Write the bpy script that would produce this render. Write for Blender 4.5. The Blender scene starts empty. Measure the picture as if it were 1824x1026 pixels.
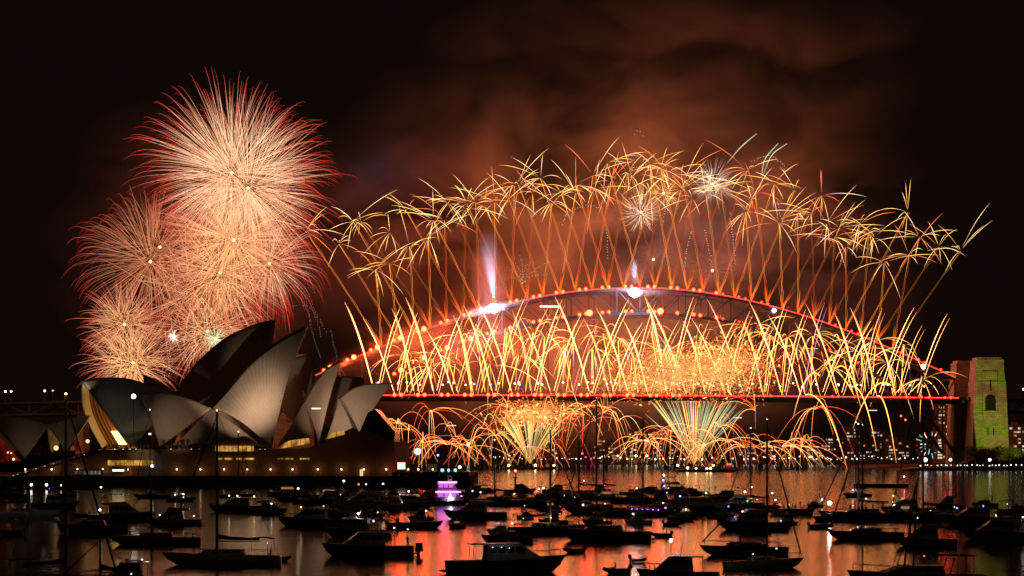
import bpy, bmesh, math, random
import numpy as np
from mathutils import Vector, Matrix
random.seed(7); RNG = np.random.default_rng(7)
R = math.radians
S = bpy.context.scene
COL = S.collection

# ---------------------------------------------------------------- camera
F, CX, HY, CH = 3475.0, 912.0, 804.0, 13.5        # focal length / horizon in photo pixels, eye height in metres
cam = bpy.data.cameras.new('camera'); cam_o = bpy.data.objects.new('camera', cam); COL.objects.link(cam_o)
cam.sensor_width = 36; cam.lens = 36 * F / 1824; cam.shift_y = (HY - 513) / 1824
cam.clip_start = 1; cam.clip_end = 20000
cam_o.location = (0, 0, CH); cam_o.rotation_euler = (R(90), 0, 0)
S.camera = cam_o
# ---------------------------------------------------------------- night sky
w = bpy.data.worlds.new('World'); S.world = w; w.use_nodes = True
bg = w.node_tree.nodes['Background']; bg.inputs[0].default_value = (1.0, .50, .34, 1); bg.inputs[1].default_value = 0.0042
S.view_settings.view_transform = 'Standard'; S.view_settings.look = 'None'
S.view_settings.exposure = 0; S.view_settings.gamma = 1
cy = S.cycles
cy.use_denoising = True; cy.max_bounces = 6; cy.diffuse_bounces = 2; cy.glossy_bounces = 4
cy.transmission_bounces = 4; cy.volume_bounces = 0; cy.transparent_max_bounces = 40
cy.volume_step_rate = 0.6; cy.volume_max_steps = 256
cy.use_light_tree = True; cy.sample_clamp_indirect = 60; cy.caustics_reflective = False

def W(X, Y, d):                                   # the world point seen at photo pixel X, Y and distance d
    return Vector(((X - CX) / F * d, d, CH + (HY - Y) / F * d))
def Dw(Y, z=0.0):                                 # distance of a point of height z seen at photo row Y
    return (CH - z) * F / (Y - HY)

# ---------------------------------------------------------------- materials
MATS = {}
def mat(name, col=(.5, .5, .5), rough=.6, metal=0, emit=None, strength=1, sample=False):
    if name in MATS: return MATS[name]
    m = bpy.data.materials.new(name); m.use_nodes = True
    n = m.node_tree.nodes; l = m.node_tree.links; b = n['Principled BSDF']
    b.inputs['Base Color'].default_value = (*col, 1); b.inputs['Roughness'].default_value = rough
    b.inputs['Metallic'].default_value = metal
    if emit:
        b.inputs['Emission Color'].default_value = (*emit, 1); b.inputs['Emission Strength'].default_value = strength
    elif not metal:
        tc = n.new('ShaderNodeTexCoord'); no = n.new('ShaderNodeTexNoise'); no.inputs['Scale'].default_value = 1.3
        no.inputs['Detail'].default_value = 5
        mp = n.new('ShaderNodeMapRange'); mp.inputs['To Min'].default_value = .75; mp.inputs['To Max'].default_value = 1.2
        mx = n.new('ShaderNodeMix'); mx.data_type = 'RGBA'; mx.blend_type = 'MULTIPLY'; mx.inputs[0].default_value = 1
        mx.inputs[6].default_value = (*col, 1)
        l.new(tc.outputs['Object'], no.inputs['Vector']); l.new(no.outputs[0], mp.inputs[0]); l.new(mp.outputs[0], mx.inputs[7])
        l.new(mx.outputs[2], b.inputs['Base Color'])
    m.cycles.emission_sampling = 'AUTO' if sample else 'NONE'
    MATS[name] = m; return m
def glow(name, col, strength):
    return mat(name, (.02, .02, .02), .4, 0, col, strength)
def lit_window(name, col, strength, sx=1.0, sz=.5):
    """a lit interior behind panes: vertical mullions and uneven rooms"""
    if name in MATS: return MATS[name]
    m = bpy.data.materials.new(name); m.use_nodes = True
    n = m.node_tree.nodes; l = m.node_tree.links; b = n['Principled BSDF']
    b.inputs['Base Color'].default_value = (.02, .02, .02, 1); b.inputs['Roughness'].default_value = .1
    tc = n.new('ShaderNodeTexCoord'); no = n.new('ShaderNodeTexNoise'); no.inputs['Scale'].default_value = .35; no.inputs['Detail'].default_value = 4
    br = n.new('ShaderNodeTexBrick'); br.offset = 0; br.inputs['Scale'].default_value = 1
    br.inputs['Brick Width'].default_value = sx; br.inputs['Row Height'].default_value = sz; br.inputs['Mortar Size'].default_value = .09
    br.inputs['Color1'].default_value = (1, 1, 1, 1); br.inputs['Color2'].default_value = (.55, .5, .4, 1); br.inputs['Mortar'].default_value = (.06, .05, .03, 1)
    sp = n.new('ShaderNodeSeparateXYZ'); cb = n.new('ShaderNodeCombineXYZ')
    l.new(tc.outputs['Object'], sp.inputs[0]); l.new(sp.outputs[0], cb.inputs[0]); l.new(sp.outputs[2], cb.inputs[1]); l.new(cb.outputs[0], br.inputs['Vector'])
    l.new(tc.outputs['Object'], no.inputs['Vector'])
    mp = n.new('ShaderNodeMapRange'); mp.inputs[1].default_value = .35; mp.inputs[2].default_value = .7; mp.inputs[3].default_value = .25; mp.inputs[4].default_value = 1.4
    l.new(no.outputs[0], mp.inputs[0])
    m1 = n.new('ShaderNodeMix'); m1.data_type = 'RGBA'; m1.blend_type = 'MULTIPLY'; m1.inputs[0].default_value = 1
    l.new(br.outputs[0], m1.inputs[6]); m1.inputs[7].default_value = (*col, 1)
    mm = n.new('ShaderNodeMath'); mm.operation = 'MULTIPLY'; mm.inputs[1].default_value = strength; l.new(mp.outputs[0], mm.inputs[0])
    l.new(m1.outputs[2], b.inputs['Emission Color']); l.new(mm.outputs[0], b.inputs['Emission Strength'])
    m.cycles.emission_sampling = 'NONE'; MATS[name] = m; return m

def spark_mat():
    m = bpy.data.materials.new('burning_stars'); m.use_nodes = True
    n = m.node_tree.nodes; l = m.node_tree.links; n.clear()
    a = n.new('ShaderNodeAttribute'); a.attribute_name = 'Col'; e = n.new('ShaderNodeEmission'); o = n.new('ShaderNodeOutputMaterial')
    l.new(a.outputs['Color'], e.inputs[0]); l.new(e.outputs[0], o.inputs[0]); m.cycles.emission_sampling = 'NONE'
    return m
SPARK = spark_mat()

# ---------------------------------------------------------------- helpers
def link(o, parent=None):
    COL.objects.link(o)
    if parent is not None: o.parent = parent
    return o
def tag(o, label=None, cat=None, group=None, kind=None):
    if label: o['label'] = label
    if cat: o['category'] = cat
    if group: o['group'] = group
    if kind: o['kind'] = kind
    return o
def thing(name, label, cat, loc=(0, 0, 0), rz=0, group=None):
    o = bpy.data.objects.new(name, None); o.empty_display_size = .5; o.location = loc; o.rotation_euler = (0, 0, rz)
    link(o); return tag(o, label, cat, group)
ORD = ('first second third fourth fifth sixth seventh eighth ninth tenth eleventh twelfth thirteenth fourteenth fifteenth sixteenth '
       'seventeenth eighteenth nineteenth').split()
TENS = {2: 'twent', 3: 'thirt', 4: 'fort', 5: 'fift', 6: 'sixt', 7: 'sevent'}
def nth(i):                                        # 0 -> first
    k = i + 1
    if k < 20: return ORD[k - 1]
    t, u = divmod(k, 10)
    return TENS[t] + ('ieth' if u == 0 else 'y-' + ORD[u - 1])

class MB:
    def __init__(s): s.v = []; s.f = []; s.uv = None
    def add(s, vs, fs):
        o = len(s.v); s.v += [tuple(p) for p in vs]; s.f += [tuple(o + i for i in f) for f in fs]; return s
    def box(s, x0, x1, y0, y1, z0, z1):
        return s.add([(x0, y0, z0), (x1, y0, z0), (x1, y1, z0), (x0, y1, z0), (x0, y0, z1), (x1, y0, z1), (x1, y1, z1), (x0, y1, z1)],
                     [(0, 3, 2, 1), (4, 5, 6, 7), (0, 1, 5, 4), (1, 2, 6, 5), (2, 3, 7, 6), (3, 0, 4, 7)])
    def frustum(s, x0, x1, y0, y1, z0, X0, X1, Y0, Y1, z1):
        return s.add([(x0, y0, z0), (x1, y0, z0), (x1, y1, z0), (x0, y1, z0), (X0, Y0, z1), (X1, Y0, z1), (X1, Y1, z1), (X0, Y1, z1)],
                     [(0, 3, 2, 1), (4, 5, 6, 7), (0, 1, 5, 4), (1, 2, 6, 5), (2, 3, 7, 6), (3, 0, 4, 7)])
    def bar(s, a, b, w=.1, h=None):                # square member from a to b
        a = Vector(a); b = Vector(b); t = (b - a).normalized(); h = h or w
        r = Vector((0, 0, 1)) if abs(t.z) < .9 else Vector((0, 1, 0))
        u = t.cross(r).normalized() * w / 2; v = t.cross(u).normalized() * h / 2
        c = [a - u - v, a + u - v, a + u + v, a - u + v, b - u - v, b + u - v, b + u + v, b - u + v]
        return s.add(c, [(0, 3, 2, 1), (4, 5, 6, 7), (0, 1, 5, 4), (1, 2, 6, 5), (2, 3, 7, 6), (3, 0, 4, 7)])
    def tube(s, pts, r, n=6, r2=None):
        P = [Vector(p) for p in pts]; k = len(P); rings = []
        for i, p in enumerate(P):
            t = (P[min(i + 1, k - 1)] - P[max(i - 1, 0)]).normalized()
            q = Vector((0, 0, 1)) if abs(t.z) < .9 else Vector((0, 1, 0))
            u = t.cross(q).normalized(); v = t.cross(u)
            rr = r if r2 is None else r + (r2 - r) * i / max(1, k - 1)
            rings.append([p + (u * math.cos(6.2832 * j / n) + v * math.sin(6.2832 * j / n)) * rr for j in range(n)])
        vs = [p for g in rings for p in g]
        fs = [(i * n + j, i * n + (j + 1) % n, (i + 1) * n + (j + 1) % n, (i + 1) * n + j) for i in range(k - 1) for j in range(n)]
        fs += [tuple(range(n))[::-1], tuple((k - 1) * n + j for j in range(n))]
        return s.add(vs, fs)
    def ball(s, c, r, n=8, m=5, sz=1.0):
        c = Vector(c); vs = [c + Vector((0, 0, r * sz))]
        for i in range(1, m):
            a = math.pi * i / m
            vs += [c + Vector((r * math.sin(a) * math.cos(6.2832 * j / n), r * math.sin(a) * math.sin(6.2832 * j / n), r * sz * math.cos(a))) for j in range(n)]
        vs.append(c - Vector((0, 0, r * sz))); e = len(vs) - 1
        fs = [(0, 1 + j, 1 + (j + 1) % n) for j in range(n)]
        for i in range(m - 2):
            fs += [(1 + i * n + j, 1 + (i + 1) * n + j, 1 + (i + 1) * n + (j + 1) % n, 1 + i * n + (j + 1) % n) for j in range(n)]
        o = 1 + (m - 2) * n
        fs += [(e, o + (j + 1) % n, o + j) for j in range(n)]
        return s.add(vs, fs)
    def prism(s, prof, y0, y1, t0=None, t1=None):  # x-z profile pushed along y; t0,t1 = narrower y at the top of the profile
        n = len(prof); zs = [p[1] for p in prof]; za, zb = min(zs), max(zs)
        def Y(y, t, z): return y if t is None else y + (t - y) * (z - za) / max(1e-6, zb - za)
        vs = [(x, Y(y0, t0, z), z) for x, z in prof] + [(x, Y(y1, t1, z), z) for x, z in prof]
        fs = [tuple(range(n)), tuple(range(2 * n - 1, n - 1, -1))] + [(i, n + i, n + (i + 1) % n, (i + 1) % n) for i in range(n)]
        return s.add(vs, fs)
    def build(s, name, m, parent=None, smooth=False, loc=None, rz=None):
        me = bpy.data.meshes.new(name); me.from_pydata(s.v, [], s.f); me.update()
        bm = bmesh.new(); bm.from_mesh(me); bmesh.ops.recalc_face_normals(bm, faces=bm.faces); bm.to_mesh(me); bm.free()
        me.materials.append(m if not isinstance(m, str) else MATS[m])
        if smooth:
            for p in me.polygons: p.use_smooth = True
        o = bpy.data.objects.new(name, me); link(o, parent)
        if loc is not None: o.location = loc
        if rz is not None: o.rotation_euler = (0, 0, rz)
        return o

def struct(o): o['kind'] = 'structure'; return o
def lamp(name, kind, loc, power, col, parent=None, radius=.2, **kw):
    l = bpy.data.lights.new(name, kind); l.energy = power; l.color = col
    if kind in ('POINT', 'SPOT'): l.shadow_soft_size = radius
    if kind == 'SPOT':
        l.spot_size = R(kw.get('angle', 60)); l.spot_blend = kw.get('blend', 1)
    o = bpy.data.objects.new(name, l); link(o, parent); o.location = loc; o.visible_glossy = False
    if 'aim' in kw:
        o.rotation_euler = (Vector(kw['aim']) - Vector(loc)).to_track_quat('-Z', 'Y').to_euler()
    return o

# strands of burning stars: 3-sided tubes with a colour per point
def strands(name, items, parent=None):
    V = []; Fq = []; C = []; off = 0
    for P, r, c in items:
        P = np.asarray(P, float); n = len(P)
        r = np.broadcast_to(np.asarray(r, float), (n,)); c = np.broadcast_to(np.asarray(c, float), (n, 3))
        T = np.gradient(P, axis=0); T /= np.linalg.norm(T, axis=1)[:, None] + 1e-9
        ref = np.array([.31, .92, .23]); U = np.cross(T, ref); U /= np.linalg.norm(U, axis=1)[:, None] + 1e-9
        Q = np.cross(T, U)
        for k in range(3):
            a = 2.0944 * k; V.append((P + (U * math.cos(a) + Q * math.sin(a)) * r[:, None])); C.append(c)
        idx = np.arange(n - 1)
        for k in range(3):
            a = off + k * n; b = off + ((k + 1) % 3) * n
            Fq.append(np.stack([a + idx, a + idx + 1, b + idx + 1, b + idx], 1))
        off += 3 * n
    V = np.concatenate(V).astype(np.float32); C = np.concatenate(C); Fq = np.concatenate(Fq).astype(np.int32)
    me = bpy.data.meshes.new(name); me.vertices.add(len(V)); me.vertices.foreach_set('co', V.ravel())
    me.loops.add(Fq.size); me.loops.foreach_set('vertex_index', Fq.ravel())
    me.polygons.add(len(Fq)); me.polygons.foreach_set('loop_start', np.arange(0, Fq.size, 4, dtype=np.int32))
    me.update(calc_edges=True); me.validate()
    at = me.color_attributes.new('Col', 'FLOAT_COLOR', 'POINT')
    at.data.foreach_set('color', np.concatenate([C, np.ones((len(C), 1))], 1).astype(np.float32).ravel())
    me.materials.append(SPARK)
    o = bpy.data.objects.new(name, me); link(o, parent); return o
def lerpc(stops, t):
    xs = [s[0] for s in stops]
    return np.stack([np.interp(t, xs, [s[1][k] for s in stops]) for k in range(3)], -1)

# ================================================================ WATER
def water():
    m = bpy.data.materials.new('harbour_water'); m.use_nodes = True
    n = m.node_tree.nodes; l = m.node_tree.links; b = n['Principled BSDF']
    b.inputs['Base Color'].default_value = (.003, .004, .004, 1); b.inputs['Roughness'].default_value = .12; b.inputs['IOR'].default_value = 1.33
    tc = n.new('ShaderNodeTexCoord')
    mp = n.new('ShaderNodeMapping'); mp.inputs['Scale'].default_value = (.55, .9, 1); l.new(tc.outputs['Object'], mp.inputs[0])
    n1 = n.new('ShaderNodeTexNoise'); n1.inputs['Scale'].default_value = 1.5; n1.inputs['Detail'].default_value = 3; l.new(mp.outputs[0], n1.inputs['Vector'])
    n2 = n.new('ShaderNodeTexNoise'); n2.inputs['Scale'].default_value = .11; n2.inputs['Detail'].default_value = 2; l.new(mp.outputs[0], n2.inputs['Vector'])
    ad = n.new('ShaderNodeMath'); ad.operation = 'MULTIPLY_ADD'; ad.inputs[1].default_value = .22; l.new(n1.outputs[0], ad.inputs[0]); l.new(n2.outputs[0], ad.inputs[2])
    bu = n.new('ShaderNodeBump'); bu.inputs['Strength'].default_value = .125; bu.inputs['Distance'].default_value = .5
    l.new(ad.outputs[0], bu.inputs['Height']); l.new(bu.outputs[0], b.inputs['Normal'])
    MB().add([(-6000, -300, 0), (6000, -300, 0), (6000, 9000, 0), (-6000, 9000, 0)], [(0, 1, 2, 3)]).build('water', m)['kind'] = 'structure'
water()

# ================================================================ BRIDGE
BA = R(5); BU = Vector((math.cos(BA), math.sin(BA), 0)); BN = Vector((-math.sin(BA), math.cos(BA), 0)); BC = Vector((93.7, 1466, 0)); HS = 240.0
def bp(s, z, n=0): return BC + BU * s + BN * n + Vector((0, 0, z))
def bs(X):                                          # position along the bridge seen at photo column X
    k = (X - CX) / F
    return (k * BC.y - BC.x) / (BU.x - k * BU.y)
def ztop(s): u = abs(s) / HS; return 134 - 78 * u * u + 12 * u ** 4
def zbot(s): u = abs(s) / HS; return 116 - 76 * u * u - 28 * u ** 8
def zdeck(s): return 55.4 - .9 * (s / HS) ** 2 - .4 * s / HS
steel = mat('grey_steel', (.055, .055, .058), .6, .2)
granite = mat('pylon_granite', (.25, .235, .215), .85)
def courses(m):                                       # ashlar joints and block to block tone
    n = m.node_tree.nodes; l = m.node_tree.links; b = n['Principled BSDF']; src = b.inputs['Base Color'].links[0].from_socket
    tc = n.new('ShaderNodeTexCoord'); sp_ = n.new('ShaderNodeSeparateXYZ'); cb = n.new('ShaderNodeCombineXYZ'); ad = n.new('ShaderNodeMath'); l.new(tc.outputs['Object'], sp_.inputs[0]); l.new(sp_.outputs[0], ad.inputs[0]); l.new(sp_.outputs[1], ad.inputs[1]); l.new(ad.outputs[0], cb.inputs[0]); l.new(sp_.outputs[2], cb.inputs[1])
    br = n.new('ShaderNodeTexBrick'); br.inputs['Scale'].default_value = 1; br.inputs['Brick Width'].default_value = 3.4; br.inputs['Row Height'].default_value = 1.5; br.inputs['Mortar Size'].default_value = .12
    br.inputs['Color1'].default_value = (1.15, 1.12, 1.08, 1); br.inputs['Color2'].default_value = (.72, .70, .68, 1); br.inputs['Mortar'].default_value = (.45, .43, .4, 1); l.new(cb.outputs[0], br.inputs['Vector'])
    mx = n.new('ShaderNodeMix'); mx.data_type = 'RGBA'; mx.blend_type = 'MULTIPLY'; mx.inputs[0].default_value = 1; l.new(src, mx.inputs[6]); l.new(br.outputs[0], mx.inputs[7]); l.new(mx.outputs[2], b.inputs['Base Color'])
courses(granite)

bridge = thing('arch_bridge', 'steel arch bridge strung with red lamps across the harbour', 'bridge', bp(0, 0), BA)
def L(s, z, n=0): return (s, n, z)                   # bridge-local coordinates
NP = 28; SS = [-HS + 2 * HS * i / NP for i in range(NP + 1)]
for side in (-1, 1):
    n = side * 15.0
    a = MB(); b = MB(); c = MB()
    for i in range(NP):
        s0, s1 = SS[i], SS[i + 1]
        a.bar(L(s0, ztop(s0), n), L(s1, ztop(s1), n), 1.5, 1.9)
        b.bar(L(s0, zbot(s0), n), L(s1, zbot(s1), n), 1.7, 2.2)
        c.bar(L(s0, zbot(s0), n), L(s0, ztop(s0), n), .9)
        if s0 < -1: c.bar(L(s0, ztop(s0), n), L(s1, zbot(s1), n), .8)
        else: c.bar(L(s0, zbot(s0), n), L(s1, ztop(s1), n), .8)
    c.bar(L(HS, zbot(HS), n), L(HS, ztop(HS), n), .9)
    a.build('top_chord', steel, bridge); b.build('bottom_chord', steel, bridge); c.build('truss_web', steel, bridge)
    for i in range(1, NP):
        s = SS[i]
        if zbot(s) > zdeck(s) + 4: MB().bar(L(s, zdeck(s), n * 1.02), L(s, zbot(s), n), .55).build('hanger', steel, bridge)
        elif zbot(s) < zdeck(s) - 6: MB().bar(L(s, zbot(s), n * 1.02), L(s, zdeck(s) - 3, n * 1.02), .9).build('deck_column', steel, bridge)
br = MB()
for i in range(0, NP + 1, 1):
    s = SS[i]
    br.bar(L(s, ztop(s), -15), L(s, ztop(s), 15), .9)
    if i < NP: br.bar(L(s, ztop(s), -15 if i % 2 else 15), L(SS[i + 1], ztop(SS[i + 1]), 15 if i % 2 else -15), .6)
br.build('wind_bracing', steel, bridge)
dk = MB()
for i in range(NP + 2):
    s0 = -HS - 18 + (2 * HS + 36) * i / (NP + 2); s1 = -HS - 18 + (2 * HS + 36) * (i + 1) / (NP + 2)
    for n0, w_, h_ in ((0, 48, 1.2), (-15, 1.2, 4.2), (15, 1.2, 4.2), (-24, .5, 2.0), (24, .5, 2.0)):
        dk.bar(L(s0, zdeck(s0) - h_ / 2, n0), L(s1, zdeck(s1) - h_ / 2, n0), w_, h_)
dk.build('deck', steel, bridge)
rl = MB()
for i in range(120):
    s = -HS + 4 * i
    rl.bar(L(s, zdeck(s), -24), L(s, zdeck(s) + 2.6, -24), .16)
for i in range(NP):
    rl.bar(L(SS[i], zdeck(SS[i]) + 2.6, -24), L(SS[i + 1], zdeck(SS[i + 1]) + 2.6, -24), .2)
    rl.bar(L(SS[i], zdeck(SS[i]) + 1.3, -24), L(SS[i + 1], zdeck(SS[i + 1]) + 1.3, -24), .12)
rl.build('railing', steel, bridge)
# led rope lights and red lamps
rope = glow('red_rope_light', (1, .022, .013), 7.0)
st = MB(); sd = MB()
for i in range(NP):
    s0, s1 = SS[i], SS[i + 1]
    st.tube([L(s0, ztop(s0) + 1.3, -15.4), L(s1, ztop(s1) + 1.3, -15.4)], .30, 5)
    sd.tube([L(s0, zdeck(s0) - .6, -24.6), L(s1, zdeck(s1) - .6, -24.6)], .34, 5)
st.build('arch_light_strip', rope, bridge); sd.build('deck_light_strip', rope, bridge)
hot = glow('red_lamp_hot', (1, .016, .0042), 80); mid_ = glow('red_lamp_mid', (1, .0125, .0036), 50); dim_ = glow('red_lamp_dim', (1, .010, .0046), 26)
def lampmesh(r, m):
    o = MB().ball((0, 0, 0), r, 8, 6).build('tmp', m); me = o.data; bpy.data.objects.remove(o); return me
LM = {k: lampmesh(r, m) for k, r, m in (('hot', 1.8, hot), ('mid', 1.25, mid_), ('dim', .8, dim_))}
def put(name, me, loc, parent):
    o = bpy.data.objects.new(name, me); o.location = loc; link(o, parent); return o
for i in range(NP):
    sm = (SS[i] + SS[i + 1]) / 2
    for ds, off in ((-2.4, 0), (2.4, 1)):
        s = sm + ds
        k = ('hot' if off else 'mid') if s < -150 else ('mid' if s < 60 else 'dim')
        if s > 60 and random.random() < .3: continue
        put('arch_lamp', LM[k], L(s, ztop(s) + 2.2, -15.6), bridge)
        k = ('hot' if (off and s < -110) else 'mid') if s < 60 else 'dim'
        if abs(s) < 215 and zbot(s) > 50 and (off or random.random() < .6):
            put('lower_chord_lamp', LM[k], L(s, zbot(s) + 1.6, -16.2), bridge)
        put('deck_lamp', LM['mid' if s < 40 else 'dim'], L(s, zdeck(s) - .4, -25.2), bridge)
for X, Y in ((1045, 567), (1170, 566)):              # two lamps of the lower chord that burn brighter
    put('lower_chord_beacon', lampmesh(2.3, hot), L(bs(X), zbot(bs(X)) + 2, -16.6), bridge)
white_dot = glow('road_lamp_white', (1, .86, .62), 6)
RM = lampmesh(.62, white_dot)
for i in range(NP - 1):
    s = SS[i] + 12
    for ds, dz in ((-3, 8.2), (0, 9.2), (3.4, 8.8)):
        if random.random() < .78:
            put('road_lamp', RM, L(s + ds, zdeck(s) + dz + random.uniform(-.4, .4), random.choice((-20, -8, 10))), bridge)
# pylons
def pylon(s, n, label, detail):
    p = thing('bridge_pylon', label, 'pylon', bp(s, 0, n), BA, 'granite pylons at the ends of the bridge'); p.scale = (.96, .96, .945)
    hw0, hw1, hd = 15.2, 11.4, 9.5
    b = MB()
    b.frustum(-hw0, hw0, -hd, hd, 0, -12.3, 12.3, -hd + 1.2, hd - 1.2, 70)
    b.frustum(-12.3 + .5, 12.3 - .5, -hd + 1.7, hd - 1.7, 70, -hw1 + .6, hw1 - .6, -hd + 2.4, hd - 2.4, 86)
    b.box(-hw1 + 1.6, hw1 - 1.6, -hd + 3.4, hd - 3.4, 86, 88.6)
    b.box(-hw1 + .2, hw1 - .2, -hd + 2.0, hd - 2.0, 84.6, 86.3)
    for k in range(-3, 4): b.box(k * 3 - 1, k * 3 + 1, -hd + 1.9, hd - 1.9, 86.3, 87.0)
    b.build('tower', granite, p)
    if detail:
        y = -hd + .9
        nb = MB(); nb.box(-6.6, -5.6, y - .6, y + 1.4, 46, 76); nb.box(5.6, 6.6, y - .6, y + 1.4, 46, 76); nb.box(-6.6, 6.6, y - .6, y + 1.4, 76, 77.4)
        nb.build('niche_frame', granite, p)
        ar = MB(); pts = [(-4.2, 46.5), (4.2, 46.5), (4.2, 55)] + [(4.2 * math.cos(R(a)), 55 + 4.2 * math.sin(R(a))) for a in range(15, 180, 15)] + [(-4.2, 55)]
        ar.prism(pts, y - .35, y + 1.2); ar.build('arch_opening', mat('dark_opening', (.015, .013, .012), .9), p)
        bl = MB(); bl.box(-7, 7, y - 2.4, y + 1, 44.2, 46.3); bl.frustum(-5.5, 5.5, y - .6, y + 1, 37, -6.6, 6.6, y - 2.2, y + 1, 44.2); bl.build('balcony', granite, p)
        sl = MB(); sl.box(-.55, .55, y - .35, y + 1, 62, 70.5); sl.box(-2.6, -1.9, y - .75, y + 1, 27, 33); sl.box(1.9, 2.6, y - .75, y + 1, 27, 33)
        sl.build('slit_window', MATS['dark_opening'], p)
        st_ = MB(); st_.box(-11.9, 11.9, y - .35, y + 1.2, 68.2, 69.4); st_.build('string_course', granite, p)
    return p
pyl = pylon(HS + 21.5, -25, 'yellow-green lit granite pylon at the right end of the bridge', True)
pylon(HS + 22.5, 25, 'orange edged dark pylon behind the green lit pylon', False)
pylon(-HS - 15.5, -25, 'dark granite pylon just showing behind the biggest white sails', True)
pylon(-HS - 15.5, 25, 'farther unlit pylon hidden behind the opera house sails', False)
# projector light on the near right pylon: a gobo of soft colour blotches
pj = bp(HS + 21, 16, -150); aim = bp(HS + 21.5, 50, -34)
sp = lamp('pylon_projector', 'SPOT', pj, 1.1e6, (1, 1, 1), None, .4, angle=46, blend=.2, aim=aim)
ln = sp.data; ln.use_nodes = True; nn = ln.node_tree.nodes; ll = ln.node_tree.links; em = nn['Emission']
tc = nn.new('ShaderNodeTexCoord'); no = nn.new('ShaderNodeTexNoise'); no.inputs['Scale'].default_value = 9; no.inputs['Detail'].default_value = 2
rp = nn.new('ShaderNodeValToRGB'); el = rp.color_ramp.elements
el[0].position = .33; el[0].color = (.34, .17, .06, 1); el[1].position = .68; el[1].color = (.26, .44, .02, 1)
e2 = rp.color_ramp.elements.new(.5); e2.color = (.46, .41, .06, 1)
ll.new(tc.outputs['Normal'], no.inputs['Vector']); ll.new(no.outputs[0], rp.inputs[0]); ll.new(rp.outputs[0], em.inputs[0])
dt = nn.new('ShaderNodeVectorMath'); dt.operation = 'DOT_PRODUCT'; dt.inputs[1].default_value = tuple(BU); ll.new(tc.outputs['Normal'], dt.inputs[0])
ab = nn.new('ShaderNodeMath'); ab.operation = 'ABSOLUTE'; ll.new(dt.outputs['Value'], ab.inputs[0])      # the projector's side shutters
sh = nn.new('ShaderNodeMapRange'); sh.inputs[1].default_value = .122; sh.inputs[2].default_value = .112; ll.new(ab.outputs[0], sh.inputs[0])
sz = nn.new('ShaderNodeSeparateXYZ'); ll.new(tc.outputs['Normal'], sz.inputs[0]); az = nn.new('ShaderNodeMath'); az.operation = 'MULTIPLY'; az.inputs[1].default_value = -1; ll.new(sz.outputs[2], az.inputs[0])
zr = nn.new('ShaderNodeMapRange'); zr.inputs[1].default_value = .03; zr.inputs[2].default_value = .05; ll.new(az.outputs[0], zr.inputs[0]); pm = nn.new('ShaderNodeMath'); pm.operation = 'MULTIPLY'; ll.new(sh.outputs[0], pm.inputs[0]); ll.new(zr.outputs[0], pm.inputs[1]); ll.new(pm.outputs[0], em.inputs[1])
lamp('pylon_warm_light', 'SPOT', bp(HS - 60, 60, 20), 1e4, (1, .28, .06), None, .5, angle=40, aim=bp(HS + 15, 74, 22))
# approach viaducts
for sgn, s1, z1, lab in ((-1, -620, 45, 'dark truss viaduct with street lamps left of the white sails'), (1, 520, 46, 'dark road viaduct running behind the green lit pylon')):
    s0 = sgn * (HS + 30); v = thing('viaduct', lab, 'viaduct', bp(0, 0), BA)
    N = 10; d = MB(); t_ = MB()
    for i in range(N):
        a = s0 + (s1 - s0) * i / N; b = s0 + (s1 - s0) * (i + 1) / N; za = 53 + (z1 - 53) * i / N; zb = 53 + (z1 - 53) * (i + 1) / N
        d.bar(L(a, za - .6, 0), L(b, zb - .6, 0), 48, 1.2)
        for n in (-22, 22):
            t_.bar(L(a, za - 9, n), L(b, zb - 9, n), 1, 1.2); t_.bar(L(a, za - 1, n), L(a, za - 9, n), .8)
            m_ = (a + b) / 2; t_.bar(L(a, za - 9, n), L(m_, (za + zb) / 2 - 1, n), .6); t_.bar(L(m_, (za + zb) / 2 - 1, n), L(b, zb - 9, n), .6)
        if i % 2 == 0:
            for n in (-18, 18): MB().frustum(a - 3, a + 3, n - 3, n + 3, 0, a - 2, a + 2, n - 2, n + 2, za - 9).build('pier', granite, v)
    d.build('road_deck', steel, v); t_.build('truss', steel, v)
    for X in ((18, 28, 87, 101) if sgn < 0 else (1807, 1822)):
        s = bs(X); f = (s - s0) / (s1 - s0); z = 53 + (z1 - 53) * f
        o = MB().tube([L(s, z, -20), L(s, z + 8, -20)], .18, 6).build('street_lamp', steel, v)
        MB().ball(L(s, z + 8, -20), .75 if X != 101 else .4).build('lamp_globe', glow('street_white', (1, .9, .7), 5), o)

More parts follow.
